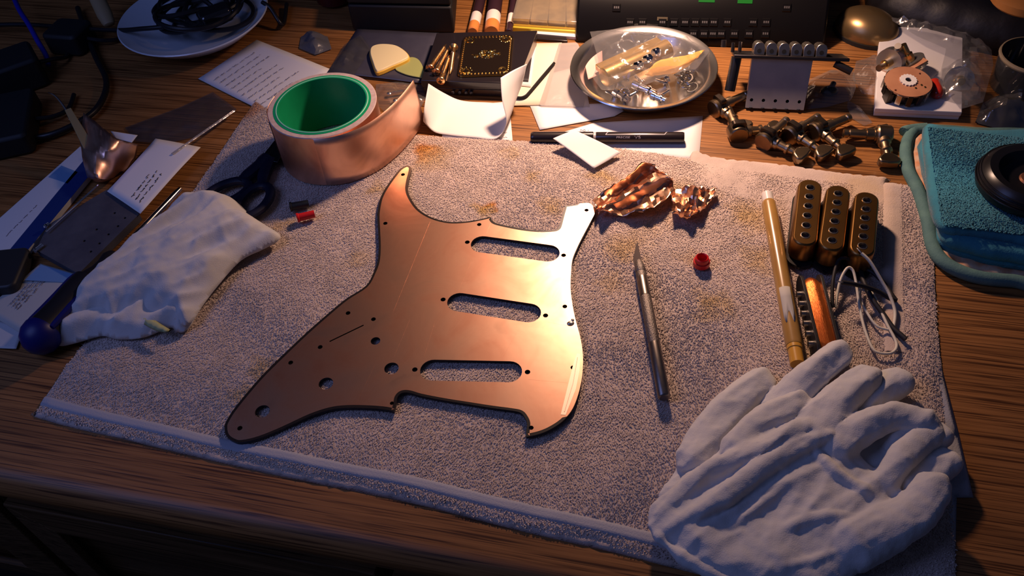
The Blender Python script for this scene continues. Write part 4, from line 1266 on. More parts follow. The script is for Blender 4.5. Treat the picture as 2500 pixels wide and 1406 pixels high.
# ================================================================== picks and bag
BAG = film('clear_bag', (0.92, 0.92, 0.93), 0.09, 0.14, 0.05)
BAGD = film('smoky_bag', (0.72, 0.72, 0.78), 0.08, 0.25, 0.03)
def bag(name, outline, z0, h, label, m=BAG, amp=2.0, step=4, cat='bag', group='clear plastic bags', seed=0.0):
    b = MB(); b.pillow(resample(U2(outline, z0), 64, True).tolist(), z0, lambda d, x, y: max(0.3, h * min(1, d / 16) * (.75 + .5 * nz(x, y, seed + 9, .05)) + amp * (2.2 * abs(nz(x, y, seed, 0.06)) + .7 * nz(x, y, seed + 3, 0.16)) * min(1, d / 6)), step * .8)
    o = build(b, name, m, M=U(*outline[0], 0), smooth=28)
    return tag(o, label, cat, group)
FOIL_D = mat('pouch_dark', (0.06, 0.06, 0.085), 0.35, col2=(0.045, 0.045, 0.07), nscale=30)
o = sheet('plastic_pouch', [(872, 72), (1072, 82), (1030, 204), (800, 178)], 2.0, FOIL_D, 'dark grey plastic pouch under the two guitar picks', 'pouch', curl=1.0, solid=0.3)
PICK_C = mat('pick_cream', (0.80, 0.70, 0.40), 0.35); PICK_Y = mat('pick_yellow', (0.80, 0.50, 0.07), 0.35)
pk = cr(U2([(906, 112), (930, 105), (966, 108), (990, 122), (999, 137), (985, 147), (955, 160), (930, 171), (916, 172), (907, 150), (901, 128)], 9), 5, True)
t = thing('guitar_pick', 'thick cream and yellow rounded triangular guitar pick on the dark pouch', 'guitar pick', U(945, 145, 3))
b = MB(); L_ = [(v.x, v.y) for v in pk]; b.prism(L_, 3.2, 7.6); build(b, 'side_rim', PICK_Y, t, bevel=.8, label='yellow side')
b = MB(); b.prism(offset_loop(L_, .6), 7.6, 9.0, top=offset_loop(L_, 1.6)); build(b, 'top_face', PICK_C, t, bevel=.4, label='cream face')
pk = cr(U2([(965, 168), (980, 150), (1003, 140), (1022, 146), (1034, 168), (1034, 188), (1012, 187), (985, 180)], 4), 5, True)
b = MB(); b.prism([(v.x, v.y) for v in pk], 3.2, 4.4)
o = build(b, 'guitar_pick', mat('pick_olive', (0.33, 0.36, 0.13), 0.4), M=U(1000, 165, 3.2), bevel=.4)
tag(o, 'thin olive green guitar pick beside the cream pick', 'guitar pick')
o = bag('plastic_bag', [(918, 206), (970, 200), (1030, 208), (1040, 240), (1020, 276), (950, 285), (915, 250)], 1.0, 7, 'crinkled clear bag of small screws between tape roll and backing paper', amp=3, seed=2)
for k, (x, y, x2, y2) in enumerate([(950, 228, 985, 222), (965, 245, 1000, 238), (975, 262, 1010, 258)]):
    wh = ('rearmost', 'middle', 'frontmost')[k]
    A, B = U(x, y, 4), U(x2, y2, 4); b = MB(); b.tube([A, B], 1.3, 8); b.ball(A, 2.4, 10, (1, 1, .6))
    o = build(b, 'bagged_screw', mat('zinc', (.7, .68, .66), .25, 1.0), M=A); tag(o, f'small zinc screw inside the clear bag by the tape roll, {wh} of three', 'screw', 'bagged screws')
o = bag('plastic_bag', [(1365, 106), (1410, 104), (1440, 180), (1425, 262), (1315, 258), (1335, 200)], 2.2, 2.5, 'milky plastic bag lying flat between the cream card and the bowl', film('milky_bag', (0.86, 0.82, 0.78), 0.06, 0.3, 0.25), amp=.6, seed=5)
o = bag('plastic_bag', [(800, 178), (840, 110), (880, 85), (905, 120), (860, 190)], 3.5, 7, 'grey crumpled plastic bag left of the cream pick', BAGD, amp=3, seed=6)
o = bag('plastic_bag', [(735, 90), (760, 78), (800, 90), (810, 120), (770, 135), (730, 118)], 1.0, 10, 'small dark blue crumpled bag behind the note sheet', film('blue_bag', (0.25, 0.3, 0.6), 0.1, 0.2, 0.12), amp=3, seed=8)
# ================================================================== metal bowl and contents
CHROME = mat('bowl_steel', (0.78, 0.75, 0.72), 0.22, 1.0, col2=(0.72, 0.69, 0.66), nscale=20)
BC = Vector((140, 668, 0)); BR = 67.0
t = thing('metal_bowl', 'shallow stainless steel bowl full of small guitar hardware', 'bowl', BC)
b = MB(); b.at(Matrix.Translation(BC))
b.lathe([(0.01, 1.0), (40, 1.0), (45, 1.6), (49, 4), (55, 11), (59, 16.6), (61, 18.2), (66, 19.6), (67, 20.2), (66.4, 21.0), (61, 19.7), (58, 17.4), (53.5, 11), (48, 5), (44, 2.6), (0.01, 2.2)], 80)
build(b, 'shell', CHROME, t, smooth=50)
b = MB(); b.at(Matrix.Translation(BC)); b.lathe([(38, 0.2), (41, 0.2), (41, 1.2), (38, 1.2), (38, .2)], 48); build(b, 'foot_ring', CHROME, t)
def inb(x, y, z): return U(x, y, z)
BRASS = mat('brass_tan', (0.55, 0.36, 0.14), 0.32, 0.7, col2=(0.46, 0.29, 0.10), nscale=30)
CHR = mat('chrome', (0.82, 0.80, 0.80), 0.10, 1.0)
MANILA = mat('manila', (0.85, 0.42, 0.08), 0.7)
# tan rolled barrel with three bolts
A, B = inb(1474, 190, 16), inb(1632, 118, 20)
t = thing('brass_sleeve', 'dull brass rolled sleeve lying diagonally in the bowl', 'sleeve', frame(A, B - A))
o = MB(); o.at(RY); Lb = (B - A).length; o.lathe([(0.01, 0), (8, 0), (9.2, 1), (9.2, Lb - 1), (8, Lb), (0.01, Lb)], 24); build(o, 'barrel', BRASS, t, world=False)
o = MB(); o.box((Lb * .5, 8, 2), (Lb * .96, 17, 6)); build(o, 'flat_back', BRASS, t, world=False, bevel=1)
for x, y, q in ((1560, 160, 'nearest the brass sleeve end'), (1583, 144, 'in the middle of the three'), (1603, 128, 'farthest from the brass sleeve end')):
    P = inb(x, y, 27); M_ = frame(P, Vector((.5, -.6, .5)))
    t = thing('saddle_bolt', f'shiny round bolt in the bowl, {q}', 'bolt', M_, 'bolts in the bowl')
    o = MB(); o.at(RY); o.lathe([(0.01, 4), (1.5, 4), (1.6, 3), (3.2, 3), (4.2, 2), (4.2, -3), (2.2, -3.4), (2.2, -12), (0.01, -12)], 20); build(o, 'head', CHR, t, world=False)
    o = MB(); o.at(RY); o.lathe([(1.45, 4.02), (0.01, 3.4)], 6); build(o, 'socket', BLACK_MATTE, t, world=False)
o = scrap('manila_envelope', [[(1575, 182, 19), (1605, 150, 24), (1660, 138, 25), (1722, 120, 25)], [(1595, 186, 15), (1625, 172, 18), (1672, 156, 22), (1712, 130, 24)], [(1606, 182, 11), (1640, 180, 13), (1672, 168, 17), (1702, 140, 23)]], '', 1.0, 5, m=MANILA)
tag(o, 'crumpled orange manila envelope sticking out of the bowl', 'envelope')
o = bag('plastic_bag', [(1440, 78), (1500, 72), (1600, 84), (1660, 92), (1735, 122), (1700, 170), (1640, 180), (1560, 215), (1470, 222), (1446, 190), (1462, 150), (1450, 110)], 21, 8, 'crinkled clear bag draped over the bowl contents', BAG, amp=4, seed=1)
sheet('copper_strip', [(1424, 140), (1470, 118), (1472, 180), (1436, 196)], 11, mat('pink_card', (0.70, 0.42, 0.36), 0.5), 'pinkish copper clad card at the inner wall of the bowl', 'card', curl=1, solid=.6)
for k, (a, b_) in enumerate([((1545, 205), (1600, 228)), ((1590, 232), (1625, 246)), ((1500, 222), (1535, 245)), ((1520, 215), (1530, 232))]):
    A, B = inb(*a, 9), inb(*b_, 8)
    t = thing('chrome_post', ('long chrome post lying across the front of the bowl', 'short chrome post right of the long post in the bowl', 'chrome post at the left front inside of the bowl', 'stubby chrome post under the brass sleeve in the bowl')[k], 'post', frame(A, B - A), 'chrome posts in the bowl')
    o = MB(); o.at(RY); l = (B - A).length; o.lathe([(0.01, 0), (3.2, 0), (3.8, .8), (3.8, l * .3), (3.0, l * .33), (3.0, l * .62), (4.4, l * .65), (4.4, l * .75), (3, l * .8), (3, l), (0.01, l)], 20); build(o, 'stem', CHR, t, world=False)
for k in range(9):
    P = inb(rng.uniform(1640, 1705), rng.uniform(165, 222), rng.uniform(6, 10)); R = rng.uniform(4, 6)
    ax = Vector((rng.uniform(-.6, .6), rng.uniform(-.6, .6), 1)); M_ = frame(P, ax.orthogonal(), ax)
    b = MB(); b.tube([(R * math.cos(a), R * math.sin(a), 0) for a in np.linspace(0, 2 * pi, 25)], 0.8, 6, caps=False)
    o = build(b, 'wire_ring', mat('ring_steel', (.35, .33, .3), .3, 1.0), M=M_, world=False); tag(o, 'thin dark steel ring loose in the bowl', 'ring', 'rings in the bowl')
for k in range(9):
    P = inb(rng.uniform(1480, 1640), rng.uniform(185, 240), rng.uniform(5, 7)); M_ = frame(P, (rng.uniform(-1, 1), rng.uniform(-1, 1), .2))
    b = MB(); b.at(RY); b.lathe([(0.01, -5), (2.6, -5), (2.6, -3), (1.3, -3), (1.3, 6), (0.01, 6)], 12)
    o = build(b, 'small_screw', CHR, M=M_, world=False); tag(o, 'short chrome screw at the bottom of the bowl', 'screw', 'screws in the bowl')

# ================================================================== clear case with yellow tray, white block, banded rods
CLEAR = film('clear_lid', (0.92, 0.88, 0.80), 0.10, 0.1, 0.08, bump=.1)
YEL = mat('yellow_tray', (0.62, 0.46, 0.03), 0.4)
cb = U2([(1248, 74), (1428, 86), (1418, -10), (1272, -20)], 3)
t = thing('hardware_case', 'clear lidded hardware case with yellow tray behind the neck plate', 'case', Vector((cb[0].x, cb[0].y, 0)))
b = MB(); b.prism([(v.x, v.y) for v in cb], 0.5, 7); build(b, 'tray', YEL, t, bevel=1, label='yellow tray')
cn = sum(cb, Vector()) / 4
inn = [((v.x - cn.x) * .96 + cn.x, (v.y - cn.y) * .96 + cn.y) for v in cb]
b = MB(); b.prism(inn, 15.5, 16.5); b.plate(inn, [offset_loop(inn, 1.2)], 7, 15.5); build(b, 'lid', CLEAR, t, bevel=.5, label='clear lid')
for k in range(4):
    f = (k + .5) / 4
    A = cb[0].lerp(cb[1], f); B = cb[3].lerp(cb[2], f)
    b = MB(); d = (B - A); q = [A + d * .08, A + d * .9]; w = (cb[1] - cb[0]).normalized() * 9
    b.prism([((v).x, (v).y) for v in (q[0] - w, q[0] + w, q[1] + w, q[1] - w)], 7.1, 11)
    build(b, 'compartment', mat('case_content', (0.42, 0.33, 0.17), 0.5, col2=(0.25, 0.2, 0.1), nscale=60), t, bevel=1)
o = MB(); q = U2([(1290, 84), (1440, 97), (1438, 88), (1300, 76)], 2); o.prism([(v.x, v.y) for v in q], 0.4, 4); o = build(o, 'plastic_strip', mat('strip_white', (.7, .68, .68), .4), M=q[0], bevel=.5)
tag(o, 'white plastic strip in front of the clear case', 'strip')
o = MB(); q = U2([(1302, 96), (1386, 102), (1380, 86), (1310, 80)], 2); o.prism([(v.x, v.y) for v in q], 0.4, 3); o = build(o, 'adapter_strip', BOXB, M=q[0], bevel=.5)
tag(o, 'flat black strip between box and bowl', 'strip')
OR = mat('orange_band', (0.62, 0.22, 0.05), .4); WH = mat('white_band', (.75, .68, .62), .4); PU = mat('purple_body', (.035, .015, .022), .35)
for (x0, x1, lab) in ((1154, 1174, 'orange and white tipped dark rod left of its twin'), (1200, 1208, 'wider orange and white tipped dark rod behind the neck plate'), (1243, 1252, 'dark rod with a white band beside the clear case')):
    A, B = U(x0, 78, 7), U(x1 + 6, -30, 7)
    t = thing('banded_rod', lab, 'marker', frame(A, B - A), 'banded rods behind the neck plate')  # dark rod with a white band and a coloured end
    R = 5.5 if x0 < 1190 else 7.5
    if x0 > 1230: R = 3.5
    o = MB(); o.at(RY); o.lathe([(0.01, 0), (R - 1, 0), (R, 1), (R, 14)], 20); build(o, 'cap', OR if x0 < 1230 else PU, t, world=False, label='orange end' if x0 < 1230 else None)
    o = MB(); o.at(RY); o.lathe([(R, 14), (R, 31)], 20); build(o, 'band', WH, t, world=False, label='white band')
    o = MB(); o.at(RY); o.lathe([(R, 31), (R, 95), (0.01, 95)], 20); build(o, 'body', PU, t, world=False)

# ================================================================== clock radio
CK = mat('clock_black', (0.005, 0.0045, 0.005), 0.3, spec=0.3)
LBL = mat('clock_print', (0.07, 0.066, 0.07), 0.6)
LEDG = mat('clock_led', (0.0, 0.05, 0.01), 0.4, emit=(0.08, 0.8, 0.03), estr=0.13)
A, B = U(1405, 105, 0), U(2010, 124, 0)
B0 = A + (B - A) * 0.5
CM = frame(B0, B - A)
CW = (B - A).length
t = thing('clock_radio', 'black clock radio with green digits and rows of buttons behind the bowl', 'clock radio', CM)
pf = [(0, 0), (2, 10), (26, 44), (60, 58), (150, 60), (150, 0)]
b = MB(); n = len(pf)
b.add([(x, y, z) for x in (-CW / 2, CW / 2) for y, z in pf], [(i, (i + 1) % n, n + (i + 1) % n, n + i) for i in range(n)] + [tuple(range(n)), tuple(range(2 * n - 1, n - 1, -1))])
build(b, 'case', CK, t, world=False, bevel=2.5)
def on_face(u, v, h=0.25):
    """u mm along the case, v 0..1 up the sloping front"""
    a = Vector((2, 10)).lerp(Vector((26, 44)), v); nn = Vector((-34, 24)).normalized()
    return Vector((u, a.x + nn.x * h, a.y + nn.y * h))
def face_quad(b, u0, u1, v0, v1, h=0.3):
    b.add([on_face(u0, v0, h), on_face(u1, v0, h), on_face(u1, v1, h), on_face(u0, v1, h)], [(0, 1, 2, 3)])
def face_hit(x, y):
    # where the photo ray meets the sloping front of the clock
    I = CM.inverted(); o_ = I @ Vector((0, 0, CAM_H)); p_ = I @ U(x, y, 0); d_ = p_ - o_
    nn = Vector((0, -34, 24)).normalized(); a_ = Vector((0, 2, 10))
    s_ = (a_ - o_).dot(nn) / d_.dot(nn); q = o_ + d_ * s_
    return q.x, (q.z - 10) / 34
for row, xs in (((56, 62), [1538, 1568, 1617, 1645, 1672, 1697, 1720, 1742, 1775, 1838, 1870]), ((84, 90), [1692, 1718, 1740, 1760, 1792, 1828, 1868]), ((24, 26), [1505, 1920])):
    for x in xs:
        u0, v0 = face_hit(x - 10, row[1]); u1, v1 = face_hit(x + 10, row[0] + 2)
        bq = MB(); c_ = (u0 + u1) / 2
        if abs(v1) < 1.6:
            bq.add([on_face(c_ - 4, v0 - .03, .1), on_face(c_ + 4, v0 - .03, .1), on_face(c_ + 4, v0 + .16, .1), on_face(c_ - 4, v0 + .16, .1),
                    on_face(c_ - 3.6, v0 - .01, .9), on_face(c_ + 3.6, v0 - .01, .9), on_face(c_ + 3.6, v0 + .14, .9), on_face(c_ - 3.6, v0 + .14, .9)],
                   [(4, 5, 6, 7), (0, 1, 5, 4), (1, 2, 6, 5), (2, 3, 7, 6), (3, 0, 4, 7)])
            bt = build(bq, 'button', CK, t, world=False, smooth=0)
            bl = MB()
            for k in range(3): face_quad(bl, c_ - 2.6 + k * 1.9, c_ - 2.6 + k * 1.9 + 1.3, v0 + .05, v0 + .10, 1.0)
            build(bl, 'button_print', LBL, bt, world=False, smooth=0)
for xa, xb, yb in ((1795, 1842, 8), (1700, 1750, 5)):
    u0, v0 = face_hit(xa, yb); u1, _ = face_hit(xb, yb)
    for nm, (a0, a1, c0_, c1_) in {'bottom': (u0 + 2, u1 - 2, v0, v0 + .10), 'left': (u0, u0 + 1.8, v0 + .1, v0 + .5), 'right': (u1 - 1.8, u1, v0 + .1, v0 + .5)}.items():
        bq = MB(); face_quad(bq, a0, a1, c0_, c1_, .35); build(bq, 'digit_segment', LEDG, t, world=False, smooth=0, label='lit green digit segment')
u0, v0 = face_hit(1617, 47)
bq = MB(); face_quad(bq, u0 - 5, u0 + 5, v0 - .03, v0 + .05, .5); build(bq, 'name_badge', mat('badge', (.3, .24, .15), .3, .8), t, world=False, smooth=0)

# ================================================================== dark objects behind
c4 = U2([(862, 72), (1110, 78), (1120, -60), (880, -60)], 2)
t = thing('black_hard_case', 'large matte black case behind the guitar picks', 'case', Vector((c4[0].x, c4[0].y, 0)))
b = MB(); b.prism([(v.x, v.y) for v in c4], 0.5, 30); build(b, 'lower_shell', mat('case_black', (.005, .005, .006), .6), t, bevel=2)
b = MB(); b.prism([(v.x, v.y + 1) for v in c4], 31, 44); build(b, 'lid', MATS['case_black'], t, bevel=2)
p = U(815, 18, 2)
b = MB(); b.at(Matrix.Translation(p + Vector((0, 16, 0)))); b.lathe([(0.01, 0), (17, 0), (19, 2), (20, 40), (18.5, 40), (17.5, 3), (0.01, 3)], 28)
o = build(b, 'small_cup', mat('dark_red', (.06, .006, .006), .4), M=p); tag(o, 'dark red cup at the back of the desk', 'cup')

# white dish with tangled black cable
DISH = mat('dish_white', (0.62, 0.66, 0.72), 0.25, coat=0.4)
DC = Vector((-303, 838, 0)); DR = 78.0
t = thing('white_dish', 'white ceramic dish holding a tangle of black cable', 'dish', DC)
b = MB(); b.at(Matrix.Translation(DC)); b.lathe([(0.01, 2), (36, 2), (40, 0.5), (42, 2), (60, 8), (DR - 1, 21), (DR, 22.2), (DR - 1, 23.2), (58, 11), (42, 6), (0.01, 5)], 72); build(b, 'bowl_body', DISH, t, smooth=60)
CBL = mat('cable_black', (0.012, 0.011, 0.013), 0.35)
pts = []
for k in range(150):
    a = k * 0.29; r = 34 + 14 * math.sin(k * .37) + 6 * math.sin(k * .11)
    pts.append(DC + Vector((10 + r * math.cos(a), 2 + r * math.sin(a) * .9, 19 + 14 * (k / 150) + 4 * math.sin(k * .53))))
b = MB(); b.tube(cr(pts, 3), 2.6, 8)
t = thing('cable_tangle', 'tangled black cable heaped in the white dish', 'cable', DC + Vector((0, 0, 6)))
build(b, 'cable', CBL, t)
b = MB(); q = DC + Vector((28, -18, 30)); b.at(Matrix.Translation(q) @ Matrix.Rotation(.5, 4, 'Z')); b.prism(rrect(34, 22, 6), -8, 6); build(b, 'plug', mat('plug_black', (.012, .012, .014), .12, coat=.8), t, bevel=3, label='glossy black plug')
wire_m = CBL
def cable(name, pts, r, m, label):
    b = MB(); b.tube(cr([U(x, y, z) for x, y, z in pts], 8), r, 10); o = build(b, name, m, M=U(pts[0][0], pts[0][1], 0), smooth=60); return tag(o, label, 'cable', 'loose cables')
cable('power_cable', [(-60, 62, 14), (60, 60, 14), (150, 66, 14), (280, 74, 20), (350, 70, 26), (400, 66, 28)], 2.4, CBL, 'black cable running from the desk corner into the white dish')
cable('data_cable', [(20, -40, 40), (45, 20, 34), (70, 60, 28), (92, 100, 20), (112, 135, 12), (118, 160, 6)], 2.6, mat('cable_blue', (0.012, 0.014, 0.33), 0.35), 'blue cable standing out against the dark back corner')
cable('power_cable', [(190, 20, 6), (230, 130, 6), (260, 200, 6), (240, 260, 6), (190, 300, 6), (120, 330, 6), (40, 340, 6)], 3.0, CBL, 'black cable curving past the bent pick on the dark side')
cable('power_cable', [(700, 10, 6), (690, 60, 6), (660, 20, 20), (640, 5, 24)], 2.2, CBL, 'short black cable end beside the dish rim')
A, B = U(268, 62, 16), U(225, -30, 40)
b = MB(); b.tube(cr([A, A.lerp(B, .15), A.lerp(B, .5), B], 5), [3.5, 5.5, 6, 6.5, 7, 7, 7.5, 8, 8, 8, 8, 8, 8, 8, 8, 8], 14, flat=.7); o = build(b, 'wooden_stick', mat('stick_tan', (.34, .24, .12), .6), M=A); tag(o, 'tan rounded stick leaning behind the white dish', 'stick')
# made-up black blocks added to keep the unlit left corner dark
for (x, y, w, d, h, a, lab) in ((30, 215, 70, 44, 32, .5, 'added black block in the dark left corner'), (185, 115, 40, 36, 24, -.3, 'smaller added black block near the blue cable'), (20, 330, 60, 80, 22, .2, 'flat added black block left of the bent pick')):
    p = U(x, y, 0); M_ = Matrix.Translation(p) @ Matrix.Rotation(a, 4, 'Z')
    t = thing('added_dark_block', lab, 'adapter', M_, 'added dark blocks')
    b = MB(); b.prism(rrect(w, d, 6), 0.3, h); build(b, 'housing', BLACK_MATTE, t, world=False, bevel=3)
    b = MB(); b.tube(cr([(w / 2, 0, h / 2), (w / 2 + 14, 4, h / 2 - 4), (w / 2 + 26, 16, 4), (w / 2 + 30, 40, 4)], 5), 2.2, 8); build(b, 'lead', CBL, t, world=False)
# ================================================================== left side
FOILC = mat('copper_curl', (0.95, 0.62, 0.48), 0.36, 1.0, col2=(0.82, 0.46, 0.34), nscale=60)
ctl = [[(206, 279, 34), (232, 296, 34), (258, 318, 33), (285, 338, 31), (312, 346, 22), (337, 352, 12)],
       [(195, 330, 26), (226, 345, 30), (252, 360, 31), (280, 366, 27), (306, 374, 16), (332, 380, 6)],
       [(202, 386, 18), (224, 392, 26), (246, 394, 24), (276, 396, 18), (300, 400, 9), (318, 404, 4)],
       [(212, 430, 10), (228, 432, 18), (246, 438, 17), (268, 434, 11), (288, 426, 5), (296, 420, 4)],
       [(222, 438, 6), (236, 444, 8), (250, 444, 7), (264, 440, 5), (276, 432, 4), (286, 426, 3)]]
rr = [cr([U(x, y, z) for x, y, z in r], 4) for r in ctl]; cols = [cr([r[i] for r in rr], 4) for i in range(len(rr[0]))]
g = [[c[j] for c in cols] for j in range(len(cols[0]))]
for r in g:
    for q in r: q.z += 2.2 * (abs(nz(q.x, q.y, 5, .09)) * 2 - .4)
b = MB(); b.grid(g); o = build(b, 'copper_foil_scrap', FOILC, M=U(260, 430), smooth=24, solid=.15)
tag(o, 'curled copper foil scrap standing among the tools on the dark left side', 'foil scrap', 'copper foil scraps')
sheet('backing_paper', [(270, 320), (336, 330), (322, 348), (282, 338)], 26, PAPER, 'small white backing tab behind the curled copper scrap', 'paper', 'peeled backing papers')
# bent pick tool
A = U(118, 226, 46)
P = cr([A, U(131, 232, 46), U(143, 243, 44), (U(160, 266, 40)), U(172, 290, 36)], 6)
t = thing('bent_pick', 'bent steel pick with a flat tan handle leaning on the copper scrap', 'pick tool', U(205, 330))
b = MB(); b.tube(P, [0.5 + 1.0 * i / (len(P) - 1) for i in range(len(P))], 8); build(b, 'steel_tip', CHR, t)
A, B = U(164, 268, 40), U(216, 360, 24)
M_ = frame(A, B - A); b = MB(); b.at(M_); b.prism([(0, -2), (0, 3.6), ((B - A).length, 5), ((B - A).length, -4)], -1, 1.2); build(b, 'handle', mat('handle_tan', (.36, .25, .10), .45), t, bevel=.5, label='flat tan handle')

# long white and blue packet
BLUEP = mat('packet_blue', (0.01, 0.03, 0.16), 0.5); WHP = mat('packet_white', (.66, .67, .70), .6)
LBLUE = mat('packet_lightblue', (.16, .30, .52), .6)
pa = [(196, 356), (236, 405), (50, 632), (-60, 640), (-50, 575)]
q = U2(pa, 6)
t = thing('long_packet', 'long white packet with dark blue edge stripe at the far left', 'packet', Vector((q[0].x, q[0].y, 0)))
b = MB(); b.prism([(v.x, v.y) for v in q], 0.5, 6); build(b, 'carton', WHP, t, bevel=.6)
def decal(parent, pts, z, m, name, label=None):
    b = MB(); L_ = [(v.x, v.y) for v in U2(pts, z)]; b.prism(L_, z - .12, z + .02); return build(b, name, m, parent, smooth=0, label=label)
decal(t, [(212, 382), (236, 406), (50, 632), (5, 632)], 6.16, BLUEP, 'blue_stripe', 'dark blue stripe')
decal(t, [(150, 404), (190, 420), (165, 448), (118, 432)], 6.16, LBLUE, 'light_blue_band')
o = scribble(t, [(10, 574), (88, 496), (94, 503), (16, 582)], 6.2, 1, INK_G, .7, 1, .25, 4, 'printed_line', 0, .1)
# bag with label card
o = bag('plastic_bag', [(305, 312), (440, 262), (520, 225), (580, 268), (500, 330), (400, 352), (330, 345)], 1.0, 4, 'flat smoky plastic bag behind the labelled card', BAGD, amp=1.5, seed=12)
o = sheet('label_card', [(380, 339), (490, 360), (343, 523), (262, 468)], 10, PAPER, 'white label card with printed lines in front of the copper scrap', 'card', curl=1)
scribble(o, [(318, 478), (372, 404), (400, 425), (342, 500)], 11.3, 3, INK, 1.0, 1, .3, 9, 'printed_text', .2)
b = MB(); A, B = U(572, 270, 8), U(420, 376, 12); b.tube([A, B], 1.4, 8, flat=.5); o = build(b, 'bag_seam', film('seam', (.8, .75, .75), .2, .2, .35), M=A); tag(o, 'clear plastic zip strip crossing the white label card', 'strip')
# grey perforated pad
GREY = mat('pad_grey', (.085, .085, .105), .55, col2=(.055, .055, .075), nscale=50, bump=.3, bscale=500)
pd_ = U2([(262, 462), (340, 522), (192, 668), (88, 610), (118, 548)], 9)
L_ = [(v.x, v.y) for v in cr(pd_, 1, True)]
t = thing('abrasive_pad', 'dark grey perforated pad left of the screwdriver shaft', 'pad', Vector((pd_[0].x, pd_[0].y, 0)))
hs = []
for x, y in ((305, 532), (288, 552), (265, 572), (243, 594), (222, 614), (236, 560), (206, 588), (280, 520)):
    p = U(x, y, 9); hs.append(circle2(p.x, p.y, 1.2, 8))
b = MB(); b.plate(L_, hs, 2, 9); build(b, 'foam', GREY, t, smooth=20)
b = MB(); b.tube([U(240, 452, 12), U(112, 566, 12)], .8, 8); o = build(b, 'steel_rod', CHR, M=U(240, 452)); tag(o, 'thin shiny steel rod along the edge of the grey pad', 'rod')
for x, y, x2, y2, lab in ((112, 552, 120, 546, 'upper'), (86, 612, 104, 598, 'lower')):
    b = MB(); b.tube([U(x, y, 11), U(x2, y2, 11)], 1.6, 8); b.ball(U(x, y, 11), 2.0, 8); o = build(b, 'steel_clip', CHR, M=U(x, y)); tag(o, f'{lab} small shiny steel clip at the corner of the grey pad', 'clip')

# screwdriver
HB = mat('handle_black', (.010, .009, .011), .45); HBL = mat('handle_blue', (.004, .006, .12), .42)
A, B = U(82, 838, 15), U(440, 461, 9)
t = thing('screwdriver', 'screwdriver with black grip and blue butt end, half under the white rag', 'screwdriver', frame(A, B - A))
Ls = (B - A).length; hx = (U(284, 626, 10) - A).length
o = MB(); o.at(RY); o.lathe([(13.2, 13), (12.8, 20), (12.5, 34), (13.5, 48), (13.2, 62), (11, hx * .66), (8, hx * .78), (7.5, hx * .86), (8.6, hx * .93), (7, hx * .98), (4, hx), (.01, hx)], 32); build(o, 'grip', HB, t, world=False)
o = MB(); o.at(RY); o.lathe([(0.01, -6), (6, -5), (11, -1.5), (14, 4), (14.6, 10), (13.2, 13.2)], 32); build(o, 'butt', HBL, t, world=False, label='blue rounded butt')
for k in range(3):
    o = MB(); a = k * 2 * pi / 3 + .4
    o.tube(cr([(12, 13.4 * math.cos(a), 13.4 * math.sin(a)), (34, 12.4 * math.cos(a), 12.4 * math.sin(a)), (62, 12.6 * math.cos(a), 12.6 * math.sin(a)), (hx * .66, 10 * math.cos(a), 10 * math.sin(a))], 4), [2, 2.4, 2.6, 2.8, 3, 3, 3, 3, 2.6, 2.2, 1.8, 1.4, .6], 8); build(o, 'grip_inlay', HBL, t, world=False, label='blue grip inlay')
o = MB(); o.at(RY); o.lathe([(2.7, hx - 2), (2.7, Ls - 8), (2.0, Ls), (0.01, Ls)], 16); build(o, 'shaft', mat('shaft_chrome', (.85, .75, .62), .14, 1.0), t, world=False, label='chrome shaft')

# papers and pouch in the lower left
o = sheet('printed_pouch', [(100, 645), (188, 672), (62, 822), (-40, 760)], 3, mat('pouch_cream', (.50, .48, .44), .7), 'creased cream printed pouch under the screwdriver handle', 'pouch', curl=2, solid=.4)
scribble(o, [(20, 742), (92, 662), (118, 678), (44, 760)], 5.2, 4, INK_G, 1, 1, .3, 14, 'printed_text', .1)
decal(o, [(100, 646), (188, 672), (172, 690), (60, 684)], 5.2, LBLUE, 'blue_edge')
sheet('printed_pouch', [(-30, 776), (60, 800), (40, 852), (-40, 850)], 1.6, mat('pouch_white', (.52, .53, .55), .7), 'white pouch corner beside the blue screwdriver butt', 'pouch', curl=1, solid=.4)
p = U(10, 680, 0); b = MB(); b.at(Matrix.Translation(p)); b.prism(rrect(40, 44, 6), .3, 12); o = build(b, 'dark_case', mat('case_dark', (.02, .02, .022), .5), M=p, bevel=2); tag(o, 'small dark case at the left edge by the blue striped packet', 'case')

# scissors
SCB = mat('scissor_blue', (.005, .006, .022), .45); SCS = mat('scissor_steel', (.03, .03, .035), .3, .8)
t = thing('scissors', 'dark blue handled scissors between the white rag and the tape roll', 'scissors', U(610, 430))
SZ = TZ + 5
def ring(mb, c, rx, ry, rot, r, z):
    pts = [Vector((x, y, z)) for x, y in circle2(c.x, c.y, rx, 28, ry, rot)]
    mb.tube(pts + pts[:1], r, 10, caps=False, flat=.8)
b = MB(); c = U(620, 490, SZ); ring(b, c, 19, 12, 1.2, 4.2, SZ); b.tube(cr([U(640, 455, SZ), U(646, 425, SZ), U(660, 390, SZ)], 5), [5, 5, 5, 5, 6, 6, 6, 6, 6, 6, 6], 10, flat=.7)
build(b, 'handle', SCB, t, label='dark blue finger loop')
b = MB(); c = U(555, 470, SZ); ring(b, c, 19, 12, .5, 4.2, SZ); b.tube(cr([U(585, 445, SZ), U(620, 415, SZ), U(655, 385, SZ)], 5), [5, 5, 5, 6, 6, 6, 6, 6, 7, 7, 7], 10, flat=.7)
build(b, 'handle', SCB, t, label='dark blue finger loop')
